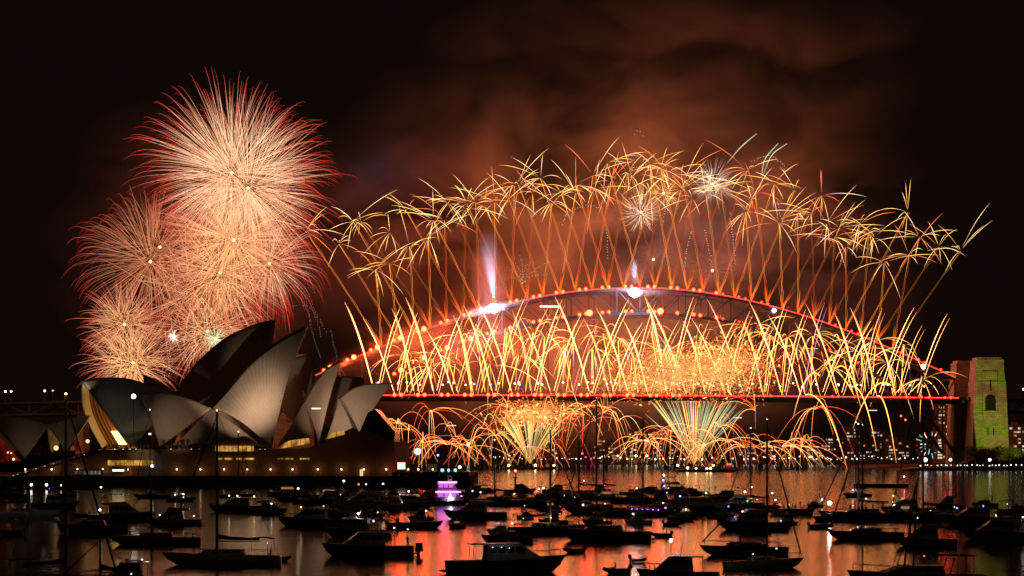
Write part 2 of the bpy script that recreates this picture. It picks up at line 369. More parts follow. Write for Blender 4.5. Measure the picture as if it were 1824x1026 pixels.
# ================================================================ OPERA HOUSE
HA = R(33); HU = Vector((math.cos(HA), math.sin(HA), 0)); HN = Vector((-math.sin(HA), math.cos(HA), 0)); CE = 734.0; CWH = CE + 56
def onplane(X, Y, c):
    dx = (X - CX) / F; t = c / (HN.x * dx + HN.y)
    return Vector((dx * t, t, CH + (HY - Y) / F * t))
def tile_mat(nrib=22, nch=34):
    m = bpy.data.materials.new('white_sail_tiles'); m.use_nodes = True
    n = m.node_tree.nodes; l = m.node_tree.links; b = n['Principled BSDF']; b.inputs['Roughness'].default_value = .35
    tc = n.new('ShaderNodeTexCoord'); sp_ = n.new('ShaderNodeSeparateXYZ'); l.new(tc.outputs['UV'], sp_.inputs[0])
    def lines(sock, k, wdt):
        a = n.new('ShaderNodeMath'); a.operation = 'MULTIPLY'; a.inputs[1].default_value = k; l.new(sock, a.inputs[0])
        f = n.new('ShaderNodeMath'); f.operation = 'FRACT'; l.new(a.outputs[0], f.inputs[0])
        g = n.new('ShaderNodeMath'); g.operation = 'GREATER_THAN'; g.inputs[1].default_value = wdt; l.new(f.outputs[0], g.inputs[0]); return g.outputs[0]
    r1 = lines(sp_.outputs[0], nrib, .09); r2 = lines(sp_.outputs[1], nch, .07)
    mul = n.new('ShaderNodeMath'); mul.operation = 'MULTIPLY'; l.new(r1, mul.inputs[0]); l.new(r2, mul.inputs[1])
    no = n.new('ShaderNodeTexNoise'); no.inputs['Scale'].default_value = 9; no.inputs['Detail'].default_value = 5; l.new(tc.outputs['UV'], no.inputs['Vector'])
    mp = n.new('ShaderNodeMapRange'); mp.inputs[3].default_value = .82; mp.inputs[4].default_value = 1.08; l.new(no.outputs[0], mp.inputs[0])
    mx = n.new('ShaderNodeMix'); mx.data_type = 'RGBA'; mx.inputs[6].default_value = (.40, .36, .31, 1); mx.inputs[7].default_value = (.70, .64, .55, 1); l.new(mul.outputs[0], mx.inputs[0])
    my = n.new('ShaderNodeMix'); my.data_type = 'RGBA'; my.blend_type = 'MULTIPLY'; my.inputs[0].default_value = 1; l.new(mx.outputs[2], my.inputs[6]); l.new(mp.outputs[0], my.inputs[7])
    l.new(my.outputs[2], b.inputs['Base Color']); return m
TILE = tile_mat(); concrete = mat('podium_granite', (.24, .15, .105), .8); bronze = mat('bronze_glazing', (.30, .17, .07), .4)
def smooth_poly(pts, n):
    P = np.array(pts, float); t = np.r_[0, np.cumsum(np.linalg.norm(np.diff(P, axis=0), axis=1))]; t /= t[-1]
    out = []
    for x in np.linspace(0, 1, n):
        i = min(max(np.searchsorted(t, x) - 1, 0), len(P) - 2)
        p0, p1, p2, p3 = P[max(i - 1, 0)], P[i], P[i + 1], P[min(i + 2, len(P) - 1)]
        h = t[i + 1] - t[i]; s = (x - t[i]) / h
        m1 = (p2 - p0) / (t[i + 1] - t[max(i - 1, 0)]) * h; m2 = (p3 - p1) / (t[min(i + 2, len(P) - 1)] - t[i]) * h
        out.append((2 * s ** 3 - 3 * s * s + 1) * p1 + (s ** 3 - 2 * s * s + s) * m1 + (-2 * s ** 3 + 3 * s * s) * p2 + (s ** 3 - s * s) * m2)
    return out
def sail(parent, ridge, P, c, cp, bulge=.11, e0=(0, 0), e1=(0, 0), mirror=True, name='sail', nu=28, nv=22, thick=.9, m=None):
    """one shell: ribs fan from the foot P to the ridge; both halves about the hall's axis"""
    C = [onplane(x, y, c) for x, y in smooth_poly(ridge, nu)]; P = onplane(*P, cp)
    verts = []; uvs = []; faces = []
    for half in ((0, 1) if mirror else (0,)):
        o = len(verts)
        for i in range(nu):
            u = i / (nu - 1); Ci = C[i]; ln_ = (Ci - P).length
            e = Vector((0, 0, 0)) + HU * (e0[0] * (1 - u) + e1[0] * u) + Vector((0, 0, e0[1] * (1 - u) + e1[1] * u))
            for j in range(nv):
                v = j / (nv - 1); k = math.sin(math.pi * v)
                p = P + (Ci - P) * v + (-HN * .93 + Vector((0, 0, .25))) * bulge * ln_ * k + e * k
                if half: p = p - HN * 2 * (p.dot(HN) - c)
                verts.append(p); uvs.append((u, v))
        for i in range(nu - 1):
            for j in range(nv - 1):
                a = o + i * nv + j; q = (a, a + nv, a + nv + 1, a + 1)
                faces.append(q if half == 0 else q[::-1])
    me = bpy.data.meshes.new(name); me.from_pydata(verts, [], faces); me.update()
    ul = me.uv_layers.new(name='UVMap')
    for lo in me.loops: ul.data[lo.index].uv = uvs[lo.vertex_index]
    for p in me.polygons: p.use_smooth = True
    me.materials.append(m or TILE)
    ob = bpy.data.objects.new(name, me); link(ob, parent)
    so = ob.modifiers.new('thickness', 'SOLIDIFY'); so.thickness = thick; so.offset = 0
    edge = [P + (C[0] - P) * v + (-HN * .93 + Vector((0, 0, .25))) * bulge * (C[0] - P).length * math.sin(math.pi * v) + (HU * e0[0] + Vector((0, 0, e0[1]))) * math.sin(math.pi * v) for v in np.linspace(0, 1, 24)]
    return ob, edge
opera = thing('opera_house', 'sail roofed opera house with tiled white shells on a stone podium', 'building')
big = [(548, 581), (515, 597), (480, 620), (445, 650), (412, 688), (390, 713), (377, 727)]
sail(opera, big, (484, 799), CE, CE - 18, .10, e0=(-4.0, 0), e1=(-2, 2))
_, south_edge = sail(opera, [(147, 680), (170, 675), (200, 673.5), (230, 676), (265, 687), (300, 700)], (232, 798), CE, CE - 15, .10, e0=(-2.5, 1), e1=(2, 0))
sail(opera, [(607, 643), (581, 659), (559, 688), (541, 720)], (568, 790), CE, CE - 14, .09, e0=(-2, 0))
sail(opera, [(698, 683), (672, 683.5), (648, 686), (627, 694), (602, 713)], (640, 771), CE, CE - 11, .07, e0=(-1.5, 0))
sail(opera, [(246, 702), (275, 699.5), (310, 703), (342, 713), (376, 728)], (284, 797), CE - 7, CE - 17.5, .08, mirror=False, name='side_shell')
sail(opera, [(303, 801), (345, 791), (385, 783), (430, 781), (468, 798)], (375, 728), CE - 21, CE - 5, .05, mirror=False, name='side_shell', thick=.6)
sail(opera, [(494, 795), (520, 785), (556, 779)], (541, 718), CE - 17, CE - 4, .05, mirror=False, name='side_shell', thick=.6)
sail(opera, [(580, 784), (600, 775), (628, 762)], (603, 712), CE - 15, CE - 4, .05, mirror=False, name='side_shell', thick=.6)
# the farther hall
sail(opera, [(491, 570), (470, 574), (440, 584), (400, 604), (355, 643), (328, 677), (305, 715)], (438, 792), CWH, CWH - 20, .08)
sail(opera, [(558, 632), (540, 634), (520, 642), (490, 665), (465, 705)], (540, 770), CWH, CWH - 15, .06)
sail(opera, [(648, 674), (625, 672), (600, 672), (570, 690), (548, 722)], (636, 765), CWH, CWH - 12, .06)
sail(opera, [(255, 668), (275, 676), (300, 690), (330, 712)], (310, 790), CWH, CWH - 12, .08)
# south glass mouth with fanned bronze mullions
far = [p - HN * 2 * (p.dot(HN) - CE) for p in south_edge]
gl = MB(); rows = [[a.lerp(b, k / 16) + HU * (3.2 + 5 * math.sin(math.pi * k / 16)) for k in range(17)] for a, b in zip(south_edge, far)]
n_ = 17
gl.add([p for r in rows[:-2] for p in r], [(i * n_ + j, i * n_ + j + 1, (i + 1) * n_ + j + 1, (i + 1) * n_ + j) for i in range(len(rows) - 3) for j in range(n_ - 1)])
gw = gl.build('glass_wall', bronze, opera, True)
mu = MB()
for j in range(0, n_, 1):
    mu.tube([r[j] - HU * .5 for r in rows[:-3]], .32, 4, .12)
mu.build('mullion', mat('bronze_fin', (.33, .18, .06), .5), opera)
lob = MB(); r0 = rows[0]; zb = 22
i1 = next(i for i, r in enumerate(rows) if r[8].z > 21.5)
bot = [p - HU * 1.6 for p in rows[1][1:13]]; top = [p - HU * 1.6 for p in rows[i1][1:13]]
lob.add(bot + top, [(i, i + 1, 12 + i + 1, 12 + i) for i in range(11)])
lob.build('foyer_window', glow('foyer_glow', (1, .66, .18), 3.6), opera)
base = (rows[2][5] + rows[2][6]) / 2
lamp('mouth_fill_light', 'POINT', base - HU * 4 + Vector((0, 0, 1.2)), 0.5e4, (1, .52, .12), opera, .6)  # added lamp outside the glass, stands in for the glow from within
# tip light at the south shell
lamp('crown_light', 'SPOT', south_edge[-7] - HU * 9 - HN * 5, 4e3, (1, .9, .55), opera, .3, angle=40, aim=south_edge[-2])
# podium
def extrude_px(name, poly, d0, d1, m, parent=None):
    P = [W(x, y, d0) for x, y in poly]; prof = [(p.x, p.z) for p in P]
    return MB().prism(prof, d0, d1).build(name, m, parent)
extrude_px('podium', [(30, 848.6), (182, 803), (300, 799.5), (490, 800), (545, 798), (585, 787), (606, 776), (626, 769), (660, 768), (702, 787), (705, 848.6)], 745, 850, concrete, opera)
st = MB()                                             # monumental steps on the left
for i in range(26):
    f0 = i / 26; a = W(28 + 152 * f0, 848, 752); z1 = 4.6 + (14.8 - 4.6) * f0
    st.box(a.x, W(184, 800, 752).x, 746, 840, z1 - .42, z1)
st.build('steps', concrete, opera)
par = MB(); par.bar(W(0, 857, 741), W(182, 803, 741), .35, 1.1); par.bar(W(182, 803, 741), W(490, 801.5, 741), .3, 1.0); par.build('parapet', concrete, opera)
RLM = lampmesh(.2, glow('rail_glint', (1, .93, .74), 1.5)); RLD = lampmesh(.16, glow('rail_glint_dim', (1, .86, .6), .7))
for i in range(50):
    f = random.random(); k = random.random()
    X, Y = (182 * f, 857 - 54 * f - 2.5) if i < 26 else (182 + 308 * f, 800.3)
    put('rail_light', RLM if k < .5 else RLD, W(X, Y, 741), opera)
win = lit_window('foyer_windows', (1, .50, .08), .85, 1.7, 30)
def pane(name, px, d, m, parent, th=.35):
    return extrude_px(name, px, d, d + th, m, parent)
pane('window', [(192, 829), (272, 829), (272, 820), (192, 820)], 744.5, win, opera)
for a, b in ((384, 396), (400, 413), (421, 430), (435, 453), (494, 505), (507, 522), (534, 551)): pane('slot_window', [(a, 818.6), (b, 818.6), (b, 815.8), (a, 815.8)], 744.5, win, opera)
for poly, c in (([(383, 804), (452, 804), (452, 794), (383, 794)], 0), ([(500, 799), (503, 791), (515, 785), (550, 780), (551, 790)], 0), ([(582, 782), (590, 772), (613, 766), (614, 774)], 0)):
    pane('window', poly, 737.5, win, opera)
rf = MB(); a = W(376, 793, 739); b = W(432, 777, 739); c_ = W(458, 793, 739); rf.prism([(a.x, a.z), (b.x, b.z), (c_.x, c_.z)], 738.6, 752); rf.build('foyer_roof', concrete, opera)
extrude_px('north_foyer', [(640, 771), (655, 735), (668, 728), (704, 770), (702, 790)], 756, 790, mat('dark_glass', (.03, .025, .02), .12), opera)
pane('light_slot', [(555, 729), (571, 729), (571, 726.4), (555, 726.4)], 735.5, glow('slot_white', (1, .75, .5), 1.6), opera)
pane('entry_door', [(641, 848.4), (646.5, 848.4), (646.5, 836), (641, 836)], 744.4, glow('door_glow', (1, .6, .25), 1.0), opera)
# floodlights that wash the sails
def flood(px, d, z, aim_px, power, col, ang):
    p = W(px, 800, d); p.z = z
    lamp('sail_floodlight', 'SPOT', p, power, col, opera, .5, angle=ang, aim=onplane(*aim_px, CE - 12))
flood(470, 640, 10, (462, 692), 2.2e5, (1, .63, .41), 9.5)
flood(490, 752, 16.4, (428, 680), 1.05e5, (1, .63, .41), 60)
flood(500, 650, 10, (468, 735), 0.7e5, (1, .56, .29), 11.5)
flood(268, 714, 6, (243, 784), 1.0e4, (.95, .88, .46), 22)
flood(330, 660, 9, (310, 752), 1.0e5, (1, .60, .38), 13)
flood(558, 751, 18.6, (594, 712), 7e4, (1, .63, .41), 36)
flood(628, 751, 23, (655, 718), 6e4, (1, .63, .41), 44)
flood(70, 690, 10, (80, 785), 0.5e4, (1, .72, .42), 34)
# restaurant shells on the left
rest = thing('restaurant_shells', 'low dim sail roofed restaurant with red lit glass at far left', 'building')
sail(rest, [(-32, 738), (0, 741.5), (40, 746), (86, 758)], (44, 817), CE - 6, CE - 16, .08)
sail(rest, [(161, 741), (140, 744), (112, 750), (84, 758)], (116, 806), CE - 6, CE - 14, .08)
redg = lit_window('red_glass', (.8, .03, .03), .16, 2.0, 30)
pane('glass_wall', [(-20, 824), (-20, 770), (0, 780), (38, 822)], CE - 18, redg, rest); pane('glass_wall', [(122, 803), (138, 779), (143, 803)], CE - 6, redg, rest)
for X, Y, r in ((14, 806, .35), (20, 807, .3), (24, 818, .5), (100, 798, .9), (156, 786, .7)):
    MB().ball(W(X, Y, CE - 19.5), r).build('interior_lamp', glow('interior_warm', (1, .5, .22), 2.2), rest)
# promenade and sea wall
prom = MB(); x1 = W(838, 848, 733).x; prom.box(-330, x1, 733, 900, -2, 4.15); struct(prom.build('promenade', mat('sea_wall_stone', (.16, .10, .075), .85)))
# lamp posts on the promenade, each lights the podium wall
POSTS = [45, 92, 138, 183, 228, 315, 357, 399, 441, 482, 521, 566, 608, 648, 688, 727, 745, 771]
for i, X in enumerate(POSTS):
    base_ = W(X, 848, 742.6 if X < 700 else 739); base_.z = 4.15
    t = thing('lamp_post', f'short globe lamp post on the promenade, {nth(i)} from the left', 'lamp post', base_, 0, 'globe lamps along the promenade')
    MB().tube([(0, 0, 0), (0, 0, 2.3)], .07, 6).build('post', steel, t); MB().tube([(0, 0, 0), (0, 0, .25)], .16, 6).build('foot', steel, t)
    MB().ball((0, 0, 2.5), .30).build('globe', glow('promenade_globe', (1, .62, .30), 7), t)
    if X < 700: lamp('globe_light', 'POINT', (0, .6, 2.4), 42, (1, .40, .14), t, .2)

# ---- right end of the promenade
def on_prom(X, d): p = W(X, 848, d); p.z = 4.15; return p
t = thing('marquee', 'pale square marquee tent with dark roof on the promenade tip', 'tent', on_prom(769, 744))
cv = mat('canvas', (.55, .52, .5), .8)
MB().box(-1.9, 1.9, -1.5, 1.5, 0, 4.6).build('tent_wall', cv, t); MB().frustum(-2.2, 2.2, -1.8, 1.8, 4.6, -1.4, 1.4, -1, 1, 6.6).build('tent_roof', mat('dark_canvas', (.03, .03, .035), .8), t)
t = thing('illuminated_sign', 'small white lit sign with red edge beside the podium', 'sign', on_prom(715, 740), R(-4))
MB().tube([(0, 0, 0), (0, 0, 2.6)], .1, 6).build('pole', steel, t)
MB().box(-1.55, 1.55, -.12, .12, 2.5, 5.2).build('sign_box', glow('sign_red_edge', (1, .10, .06), 2.2), t)
MB().box(-1.35, 1.35, -.16, .06, 2.7, 5.0).build('sign_face', glow('sign_white', (1, .80, .76), 2.0), t)
sc = MB()
for k in range(4): sc.tube([(-.8 + .4 * k + .14 * math.cos(a), -.19, 3.9 + .28 * math.sin(a * (1 + .5 * (k % 2)))) for a in np.linspace(0, 5.5, 10)], .035, 4)
sc.build('lettering', glow('sign_letter', (.75, .35, .25), .9), t)
t = thing('round_lit_disc', 'round white glowing disc raised above the promenade tip', 'sign', on_prom(744, 748))
MB().tube([(0, 0, 0), (0, 0, 8)], .09, 6).build('pole', steel, t)
d_ = MB(); d_.tube([(0, -.2, 9.3), (0, .2, 9.3)], 1.32, 28); d_.build('disc', glow('disc_white', (.72, .93, 1), 1.3), t)
mk = MB()
for a in range(0, 360, 60): mk.tube([(.5 * math.cos(R(a)), -.24, 9.3 + .5 * math.sin(R(a))), (.9 * math.cos(R(a)), -.24, 9.3 + .9 * math.sin(R(a)))], .06, 4)
mk.build('disc_mark', glow('disc_mark', (.7, .62, .2), .9), t)
for i, (X, wpx, lab) in enumerate(((788, 6, 'wide cyan lit panel nearest the marquee'), (799, 4, 'narrow white and cyan lit panel between two wider ones'), (811, 5, 'cyan lit panel nearest the promenade tip'))):
    t = thing('screen', lab, 'screen', on_prom(X, 741), 0, 'cyan lit panels on the promenade')
    hw = wpx * .106
    MB().box(-hw, hw, -.1, .1, .4, 2.75).build('panel', glow('cyan_panel', (.45, .88, 1), 1.3), t); MB().box(-hw - .06, hw + .06, -.06, .14, 0, .4).build('plinth', steel, t)
def pole_lamp(name, X, Y, d, col, strength, r, label, h0=None, cat='lamp'):
    p = W(X, Y, d); b = Vector((p.x, p.y, h0 if h0 is not None else 4.15))
    t = thing(name, label, cat, b); h = p.z - b.z
    MB().tube([(0, 0, 0), (0, 0, h)], .09, 6).build('pole', steel, t)
    MB().ball((0, 0, h), r).build('lamp_head', glow('lamp_' + label.split()[0] + str(X), col, strength), t); return t
pole_lamp('blue_lamp', 780, 811, 745, (.12, .2, 1), 7, .42, 'blue lamp on a thin pole beside the marquee')
pole_lamp('flood_lamp', 819, 832, 742, (1, .70, .35), 6, .6, 'warm floodlight at the promenade tip')
pole_lamp('flood_lamp', 238, 706, 748, (1, .96, .80), 14, .85, 'brilliant white lamp mast before the south sail', 15)
pole_lamp('flood_lamp', 267, 773, 744, (1, .85, .7), 5, .42, 'small white lamp below the side shell', 15)
pole_lamp('flood_lamp', 271, 830, 741, (.9, 1, .9), 7, .5, 'cold white lamp in front of the podium window')
kiosk = thing('kiosk', 'low glazed kiosk in front of the podium wall', 'kiosk', on_prom(158, 741))
MB().box(-5.3, 5.3, -1, 1, 0, 2.2).build('wall', mat('kiosk_wall', (.2, .19, .17), .7), kiosk); MB().box(-5.6, 5.6, -1.3, 1.3, 2.2, 2.45).build('roof', steel, kiosk)
for k in range(7): MB().box(-5 + 1.45 * k, -3.9 + 1.45 * k, -1.06, -1.0, .6, 2.0).build('window', lit_window('kiosk_window', (.9, .9, .65), .16, .8, 3), kiosk)
cafe = thing('canopy', 'flat dark canopy with white lit strip before the podium', 'canopy', on_prom(238, 740))
MB().box(-8.2, 8.6, -2, 2, 2.4, 2.7).build('roof', steel, cafe)
for x in (-7.5, 0, 8): MB().tube([(x, -1.6, 0), (x, -1.6, 2.4)], .08, 6).build('post', steel, cafe)
MB().box(-7.6, -3.2, -2.12, -2.02, 1.8, 2.5).build('light_strip', glow('canopy_strip', (1, .95, .75), 2.2), cafe)
# the crowd: hundreds of far-off figures that read as one mass
def figures(n, place, name, label):
    m = MB()
    for i in range(n):
        p, h = place(); a = random.uniform(0, 6.28); sx = .24; c, s_ = math.cos(a) * sx, math.sin(a) * sx
        m.tube([p, p + Vector((0, 0, h * .48))], .15, 5, .19); m.tube([p + Vector((0, 0, h * .48)), p + Vector((0, 0, h * .82))], .2, 5, .24)
        m.ball(p + Vector((0, 0, h * .92)), .12, 6, 4)
        for q in (1, -1): m.bar(p + Vector((c * q, s_ * q, h * .8)), p + Vector((c * q * 1.2, s_ * q * 1.2, h * random.uniform(.45, .95))), .09)
    o = m.build(name, mat('crowd_clothes', (.10, .08, .08), .9)); tag(o, label, 'crowd', None, 'stuff'); return o
figures(230, lambda: (on_prom(random.uniform(700, 836), random.uniform(733.6, 741)), random.uniform(1.5, 1.85)), 'crowd', 'dark crowd of onlookers packed along the promenade tip')
def up_top(): p = W(random.uniform(190, 490), 800, random.uniform(742, 744.5)); p.z = 14.6; return p, random.uniform(1.5, 1.85)
figures(90, up_top, 'crowd', 'dark onlookers lined along the podium balustrade under the sails')
# pontoon at the left
pt = thing('pontoon', 'floating pontoon with bright white lamps at left by the sea wall', 'pontoon', (W(60, 874, 690).x, 690, 0))
MB().box(-24, 20, -2, 2, -.3, .7).build('float', mat('pontoon_deck', (.12, .11, .1), .8), pt)
for x in (-12, -4, 6, 14): MB().tube([(x, 2.3, -2), (x, 2.3, 4.5)], .22, 8).build('pile', mat('timber_pile', (.12, .08, .05), .9), pt)
for X in (57, 84, 110):
    p = W(X, 873, 690); x = p.x - pt.location.x
    o = MB().tube([(x, -1, .7), (x, -1, 1.5)], .07, 6).build('bollard_light', steel, pt); MB().ball((x, -1, 1.7 if X < 100 else 1.5), .45 if X < 100 else .2).build('globe', glow('pontoon_white', (1, .95, .8), 7), o)
for k in range(14): MB().ball((-23 + k * .55 + random.uniform(-.2, .2), -1, 1.1 + random.uniform(0, 1.0)), .13).build('string_bulb', glow('bulb_warm', (1, .75, .35), 2.5), pt)

# ================================================================ FAR SHORE
hill = mat('wooded_shore', (.03, .035, .025), .95)
def land(name, pts, d0, d1, m):
    P = list(pts)
    return struct(MB().prism([(pts[0][0], -1)] + P + [(pts[-1][0], -1)], d0, d1).build(name, m))
D_S = 2050
xs = np.linspace(-900, 900, 60)
land('far_shore', [(x, 4 + 1.2 * math.sin(x * .02)) for x in xs], D_S, D_S + 700, hill)
land('far_hills', [(x, 16 + 9 * math.sin(x * .006 + 1) + 4 * math.sin(x * .031) + (8 if x < 0 else 0)) for x in xs], D_S + 320, D_S + 900, hill)
land('right_headland', [(W(1600, 0, 1400).x, .5), (W(1640, 0, 1400).x, 2.2), (W(1900, 0, 1400).x, 2.6)], 1385, 1700, mat('headland_stone', (.08, .06, .05), .9))
wm = [lit_window(f'room_light_{i}', c, s, 2.2, 1.6) for i, (c, s) in enumerate((((1, .72, .34), 1.3), ((1, .58, .2), .9), ((.9, .95, 1), 1.2), ((1, .85, .6), .45)))]
facade = mat('dark_facade', (.10, .085, .075), .85)
BL = [(640, 18, 36), (868, 16, 34), (905, 22, 26), (985, 30, 42), (1020, 40, 22), (1065, 26, 48), (1105, 44, 34), (1150, 60, 62), (1205, 30, 30), (1330, 34, 30), (1375, 28, 54), (1408, 30, 40),
      (1448, 22, 56), (1468, 34, 38), (1492, 44, 52), (1520, 24, 72), (1542, 34, 40), (1562, 30, 66), (1588, 22, 50), (1610, 20, 44), (1684, 26, 108), (1812, 30, 64)]
for i, (X, wpx, hpx) in enumerate(BL):
    hpx = hpx * .86 if X < 1650 else hpx
    d = D_S + 60 + 90 * (i % 3) if X < 1650 else 1800; k = d / F; x = (X - CX) * k; wd = wpx * k; top_ = CH + (hpx - 24) * k
    adj = ['low', 'wide', 'tall', 'narrow'][(1 if wpx > 38 else 3 if wpx < 23 else 0) if hpx < 55 else 2]
    t = thing('apartment_building', f'{adj} dark block with lit windows on the far shore, {nth(i)} from the left', 'building', (x, d, 3), 0, 'buildings along the far shore')
    MB().box(-wd / 2, wd / 2, 0, 22, 0, top_).build('wall', facade, t)
    MB().box(-wd / 2 - .3, wd / 2 + .3, -.3, 22.3, top_, top_ + .8).build('roof', facade, t)
    MB().box(-wd / 6, wd / 8, 6, 14, top_ + .8, top_ + 3.6).build('plant_room', facade, t)
    hpx *= 1; fl = max(2, int(top_ / 3.4)); cols = max(3, int(wd / 3.2)); cnt = 0
    cells = [(a, b) for a in range(fl) for b in range(cols)]; random.shuffle(cells)
    dens = .34 if X > 1420 else .28
    if 1100 < X < 1200: dens = .34
    for a, b in cells[:min(60, int(len(cells) * dens))]:
        cw = wd / cols; x0 = -wd / 2 + cw * (b + .18); z0 = 1 + a * (top_ - 1) / fl
        MB().box(x0, x0 + cw * random.choice((.6, .64, .64, 1.5 if b < cols - 2 else .6)), -.12, .1, z0, z0 + 1.7).build('window', random.choice(wm), t)
# lamps along the far shore
sl = [glow('shore_warm', (1, .68, .32), 3.5), glow('shore_white', (1, .95, .85), 3.5), glow('shore_pink', (1, .05, .3), 2.2), glow('shore_blue', (.25, .35, 1), 3)]
def shore_lamp(X, Y, m, d, r, label, grp):
    p = W(X, Y, d); z0 = 3.0
    o = MB().tube([(0, 0, 0), (0, 0, p.z - z0)], .12, 5).build('shore_lamp', steel); o.location = (p.x, p.y, z0); tag(o, label, 'street lamp', grp)
    MB().ball((0, 0, p.z - z0), r).build('globe', m, o); return o
for i in range(95):
    X = 850 + (1640 - 850) * (i + random.uniform(-.4, .4)) / 95
    pink = 1030 < X < 1060 or 830 < X < 875
    m = sl[2] if pink and random.random() < .7 else random.choice((sl[0], sl[1], sl[1], sl[0], sl[3] if random.random() < .2 else sl[1]))
    kd = {sl[0]: 'warm', sl[1]: 'white', sl[2]: 'pink', sl[3]: 'blue'}[m]
    shore_lamp(X, 818.6 - abs(random.gauss(0, 3.2)), m, D_S - 4, random.choice((.3, .4, .5, .6, .75, .95)), f'tiny {kd} lamp in the string of lights along the far shore', f'{kd} lamps along the far shore')
for i, (X, Y, lab) in enumerate(((834, 791, 'brilliant lamp high above the shore right of the promenade'), (881, 814, 'white lamp with greenish stem at the far shore'), (1133, 812, 'amber lamp on the shore, left of a pair'), (1152, 812, 'amber lamp on the shore, right of a pair'), (1693, 819, 'bright lamp left of the green lit pylon'), (1763, 819, 'bright lamp below the green lit pylon'), (1648, 819, 'wide lit kiosk lamp beside the ferris wheel'))):
    shore_lamp(X, Y, glow('amber_lamp', (1, .66, .22), 9) if 2 <= i <= 3 else sl[1], D_S - 6 if X < 1600 else 1392, 1.6 if i in (0, 6) else 1.1, lab, None)
for i in range(26):
    X = 1640 + 184 * (i + random.uniform(-.4, .4)) / 26
    shore_lamp(X, 829 + random.uniform(-1, .6), sl[1], 1386.5, random.uniform(.2, .42), 'tiny white lamp along the quay under the green lit pylon', 'white lamps along the right quay')
land('headland_slope', [(W(1700, 0, 1440).x, 3), (W(1728, 0, 1440).x, 8), (W(1742, 0, 1440).x, 14), (W(1775, 0, 1440).x, 15), (W(1800, 0, 1440).x, 13.5), (W(1900, 0, 1440).x, 14)], 1428, 1449, hill)
# ferris wheel and lit tower of the funfair
fw = thing('ferris_wheel', 'teal and white lit ferris wheel at the funfair by the far shore', 'ferris wheel', (W(1657, 0, 1760).x, 1760, 3))
RW, HZ = 12.5, 17
MB().tube([(RW * math.cos(a), 0, HZ + RW * math.sin(a)) for a in np.linspace(0, 6.2832, 49)], .35, 5).build('rim', steel, fw)
for k in range(18):
    a = 6.2832 * k / 18
    MB().tube([(3 * math.cos(a), 0, HZ + 3 * math.sin(a)), (RW * math.cos(a), 0, HZ + RW * math.sin(a))], .2, 4).build('spoke', steel, fw)
    r0_ = random.uniform(4, 9); MB().tube([(r0_ * math.cos(a), -.4, HZ + r0_ * math.sin(a)), ((r0_ + 5) * math.cos(a), -.4, HZ + (r0_ + 5) * math.sin(a))], .33, 4).build('light_bar', glow('teal_bar', (.35, 1, .85), .8) if k % 3 else glow('white_bar', (1, .95, .8), 1.5), fw)
    MB().box(RW * math.cos(a) - .9, RW * math.cos(a) + .9, -.8, .8, HZ + RW * math.sin(a) - 1.9, HZ + RW * math.sin(a) - .3).build('gondola', mat('gondola_red', (.4, .05, .04), .5), fw)
for q in (-1, 1): MB().bar((q * 9, 2, 0), (0, 1, HZ), .7).build('leg', steel, fw)
tw = thing('funfair_tower', 'white and gold lit tower beside the ferris wheel', 'tower', (W(1673, 0, 1740).x, 1740, 3))
MB().frustum(-3.4, 3.4, -3.4, 3.4, 0, -2.4, 2.4, -2.4, 2.4, 17).build('shaft', facade, tw); MB().frustum(-2.6, 2.6, -2.6, 2.6, 17, -.2, .2, -.2, .2, 30).build('spire', facade, tw)
for k in range(7): MB().box(-2.0 + .1 * k, 2.0 - .15 * k, -3.6 + .13 * k, -2.9 + .13 * k, 4 + 2.6 * k, 5.6 + 2.6 * k).build('lit_panel', glow('gold_panel', (1, .82, .5), 1.3 if k % 2 else .7), tw)
for X, Y in ((1605, 741), (1613, 748), (1646, 772)):
    shore_lamp(X, Y, glow('crane_red', (1, .06, .05), 7), 1850, .95, f'red hazard lamp above the funfair roofs, {["topmost", "middle", "lowest"][(1605, 1613, 1646).index(X)]} of three', 'red hazard lamps')
# trees on the headland under the pylon
leafm = mat('dark_leaf', (.045, .06, .025), .9); barkm = mat('bark', (.08, .06, .045), .95)
def tree_meshes(seed):
    rr = random.Random(seed); tr = MB(); tr.tube([(0, 0, 0), (.2, 0, 3.2), (.1, .2, 6)], .45, 7, .2)
    cl = []
    for k in range(6):
        a = rr.uniform(0, 6.28); e = Vector((math.cos(a) * rr.uniform(2, 4), math.sin(a) * rr.uniform(2, 4), rr.uniform(6, 10))); tr.tube([(.15, .1, rr.uniform(3, 5.5)), e * .6 + Vector((0, 0, 2)), e], .18, 5, .05); cl.append(e)
    lf = MB()
    for c in cl:
        for k in range(120):
            p = c + Vector((rr.gauss(0, 1), rr.gauss(0, 1), rr.gauss(0, .8))) * 1.25; u = Vector((rr.gauss(0, 1), rr.gauss(0, 1), rr.gauss(0, 1))).normalized() * .35; v = Vector((rr.gauss(0, 1), rr.gauss(0, 1), rr.gauss(0, 1))).normalized() * .3
            lf.add([p - u, p + v, p + u, p - v], [(0, 1, 2, 3)])
    a = tr.build('trunk', barkm); b = lf.build('crown', leafm); r = (a.data, b.data); bpy.data.objects.remove(a); bpy.data.objects.remove(b); return r
TM = [tree_meshes(3), tree_meshes(8), tree_meshes(21)]
TX = [1722, 1738, 1752, 1768, 1783, 1799, 1815]
for i, X in enumerate(TX):
    d = 1412 + 6 * (i % 3); t = thing('tree', f'dark bushy tree below the pylon, {nth(i)} from the left on the quay', 'tree', (W(X, 0, d).x, d, 2.4), i * 1.3, 'trees under the right pylon')
    k = 1.15 + .18 * ((i * 7) % 4) / 3; t.scale = (1.25 * k, 1.25 * k, k)
    put('trunk', TM[i % 3][0], (0, 0, 0), t); put('crown', TM[i % 3][1], (0, 0, 0), t)
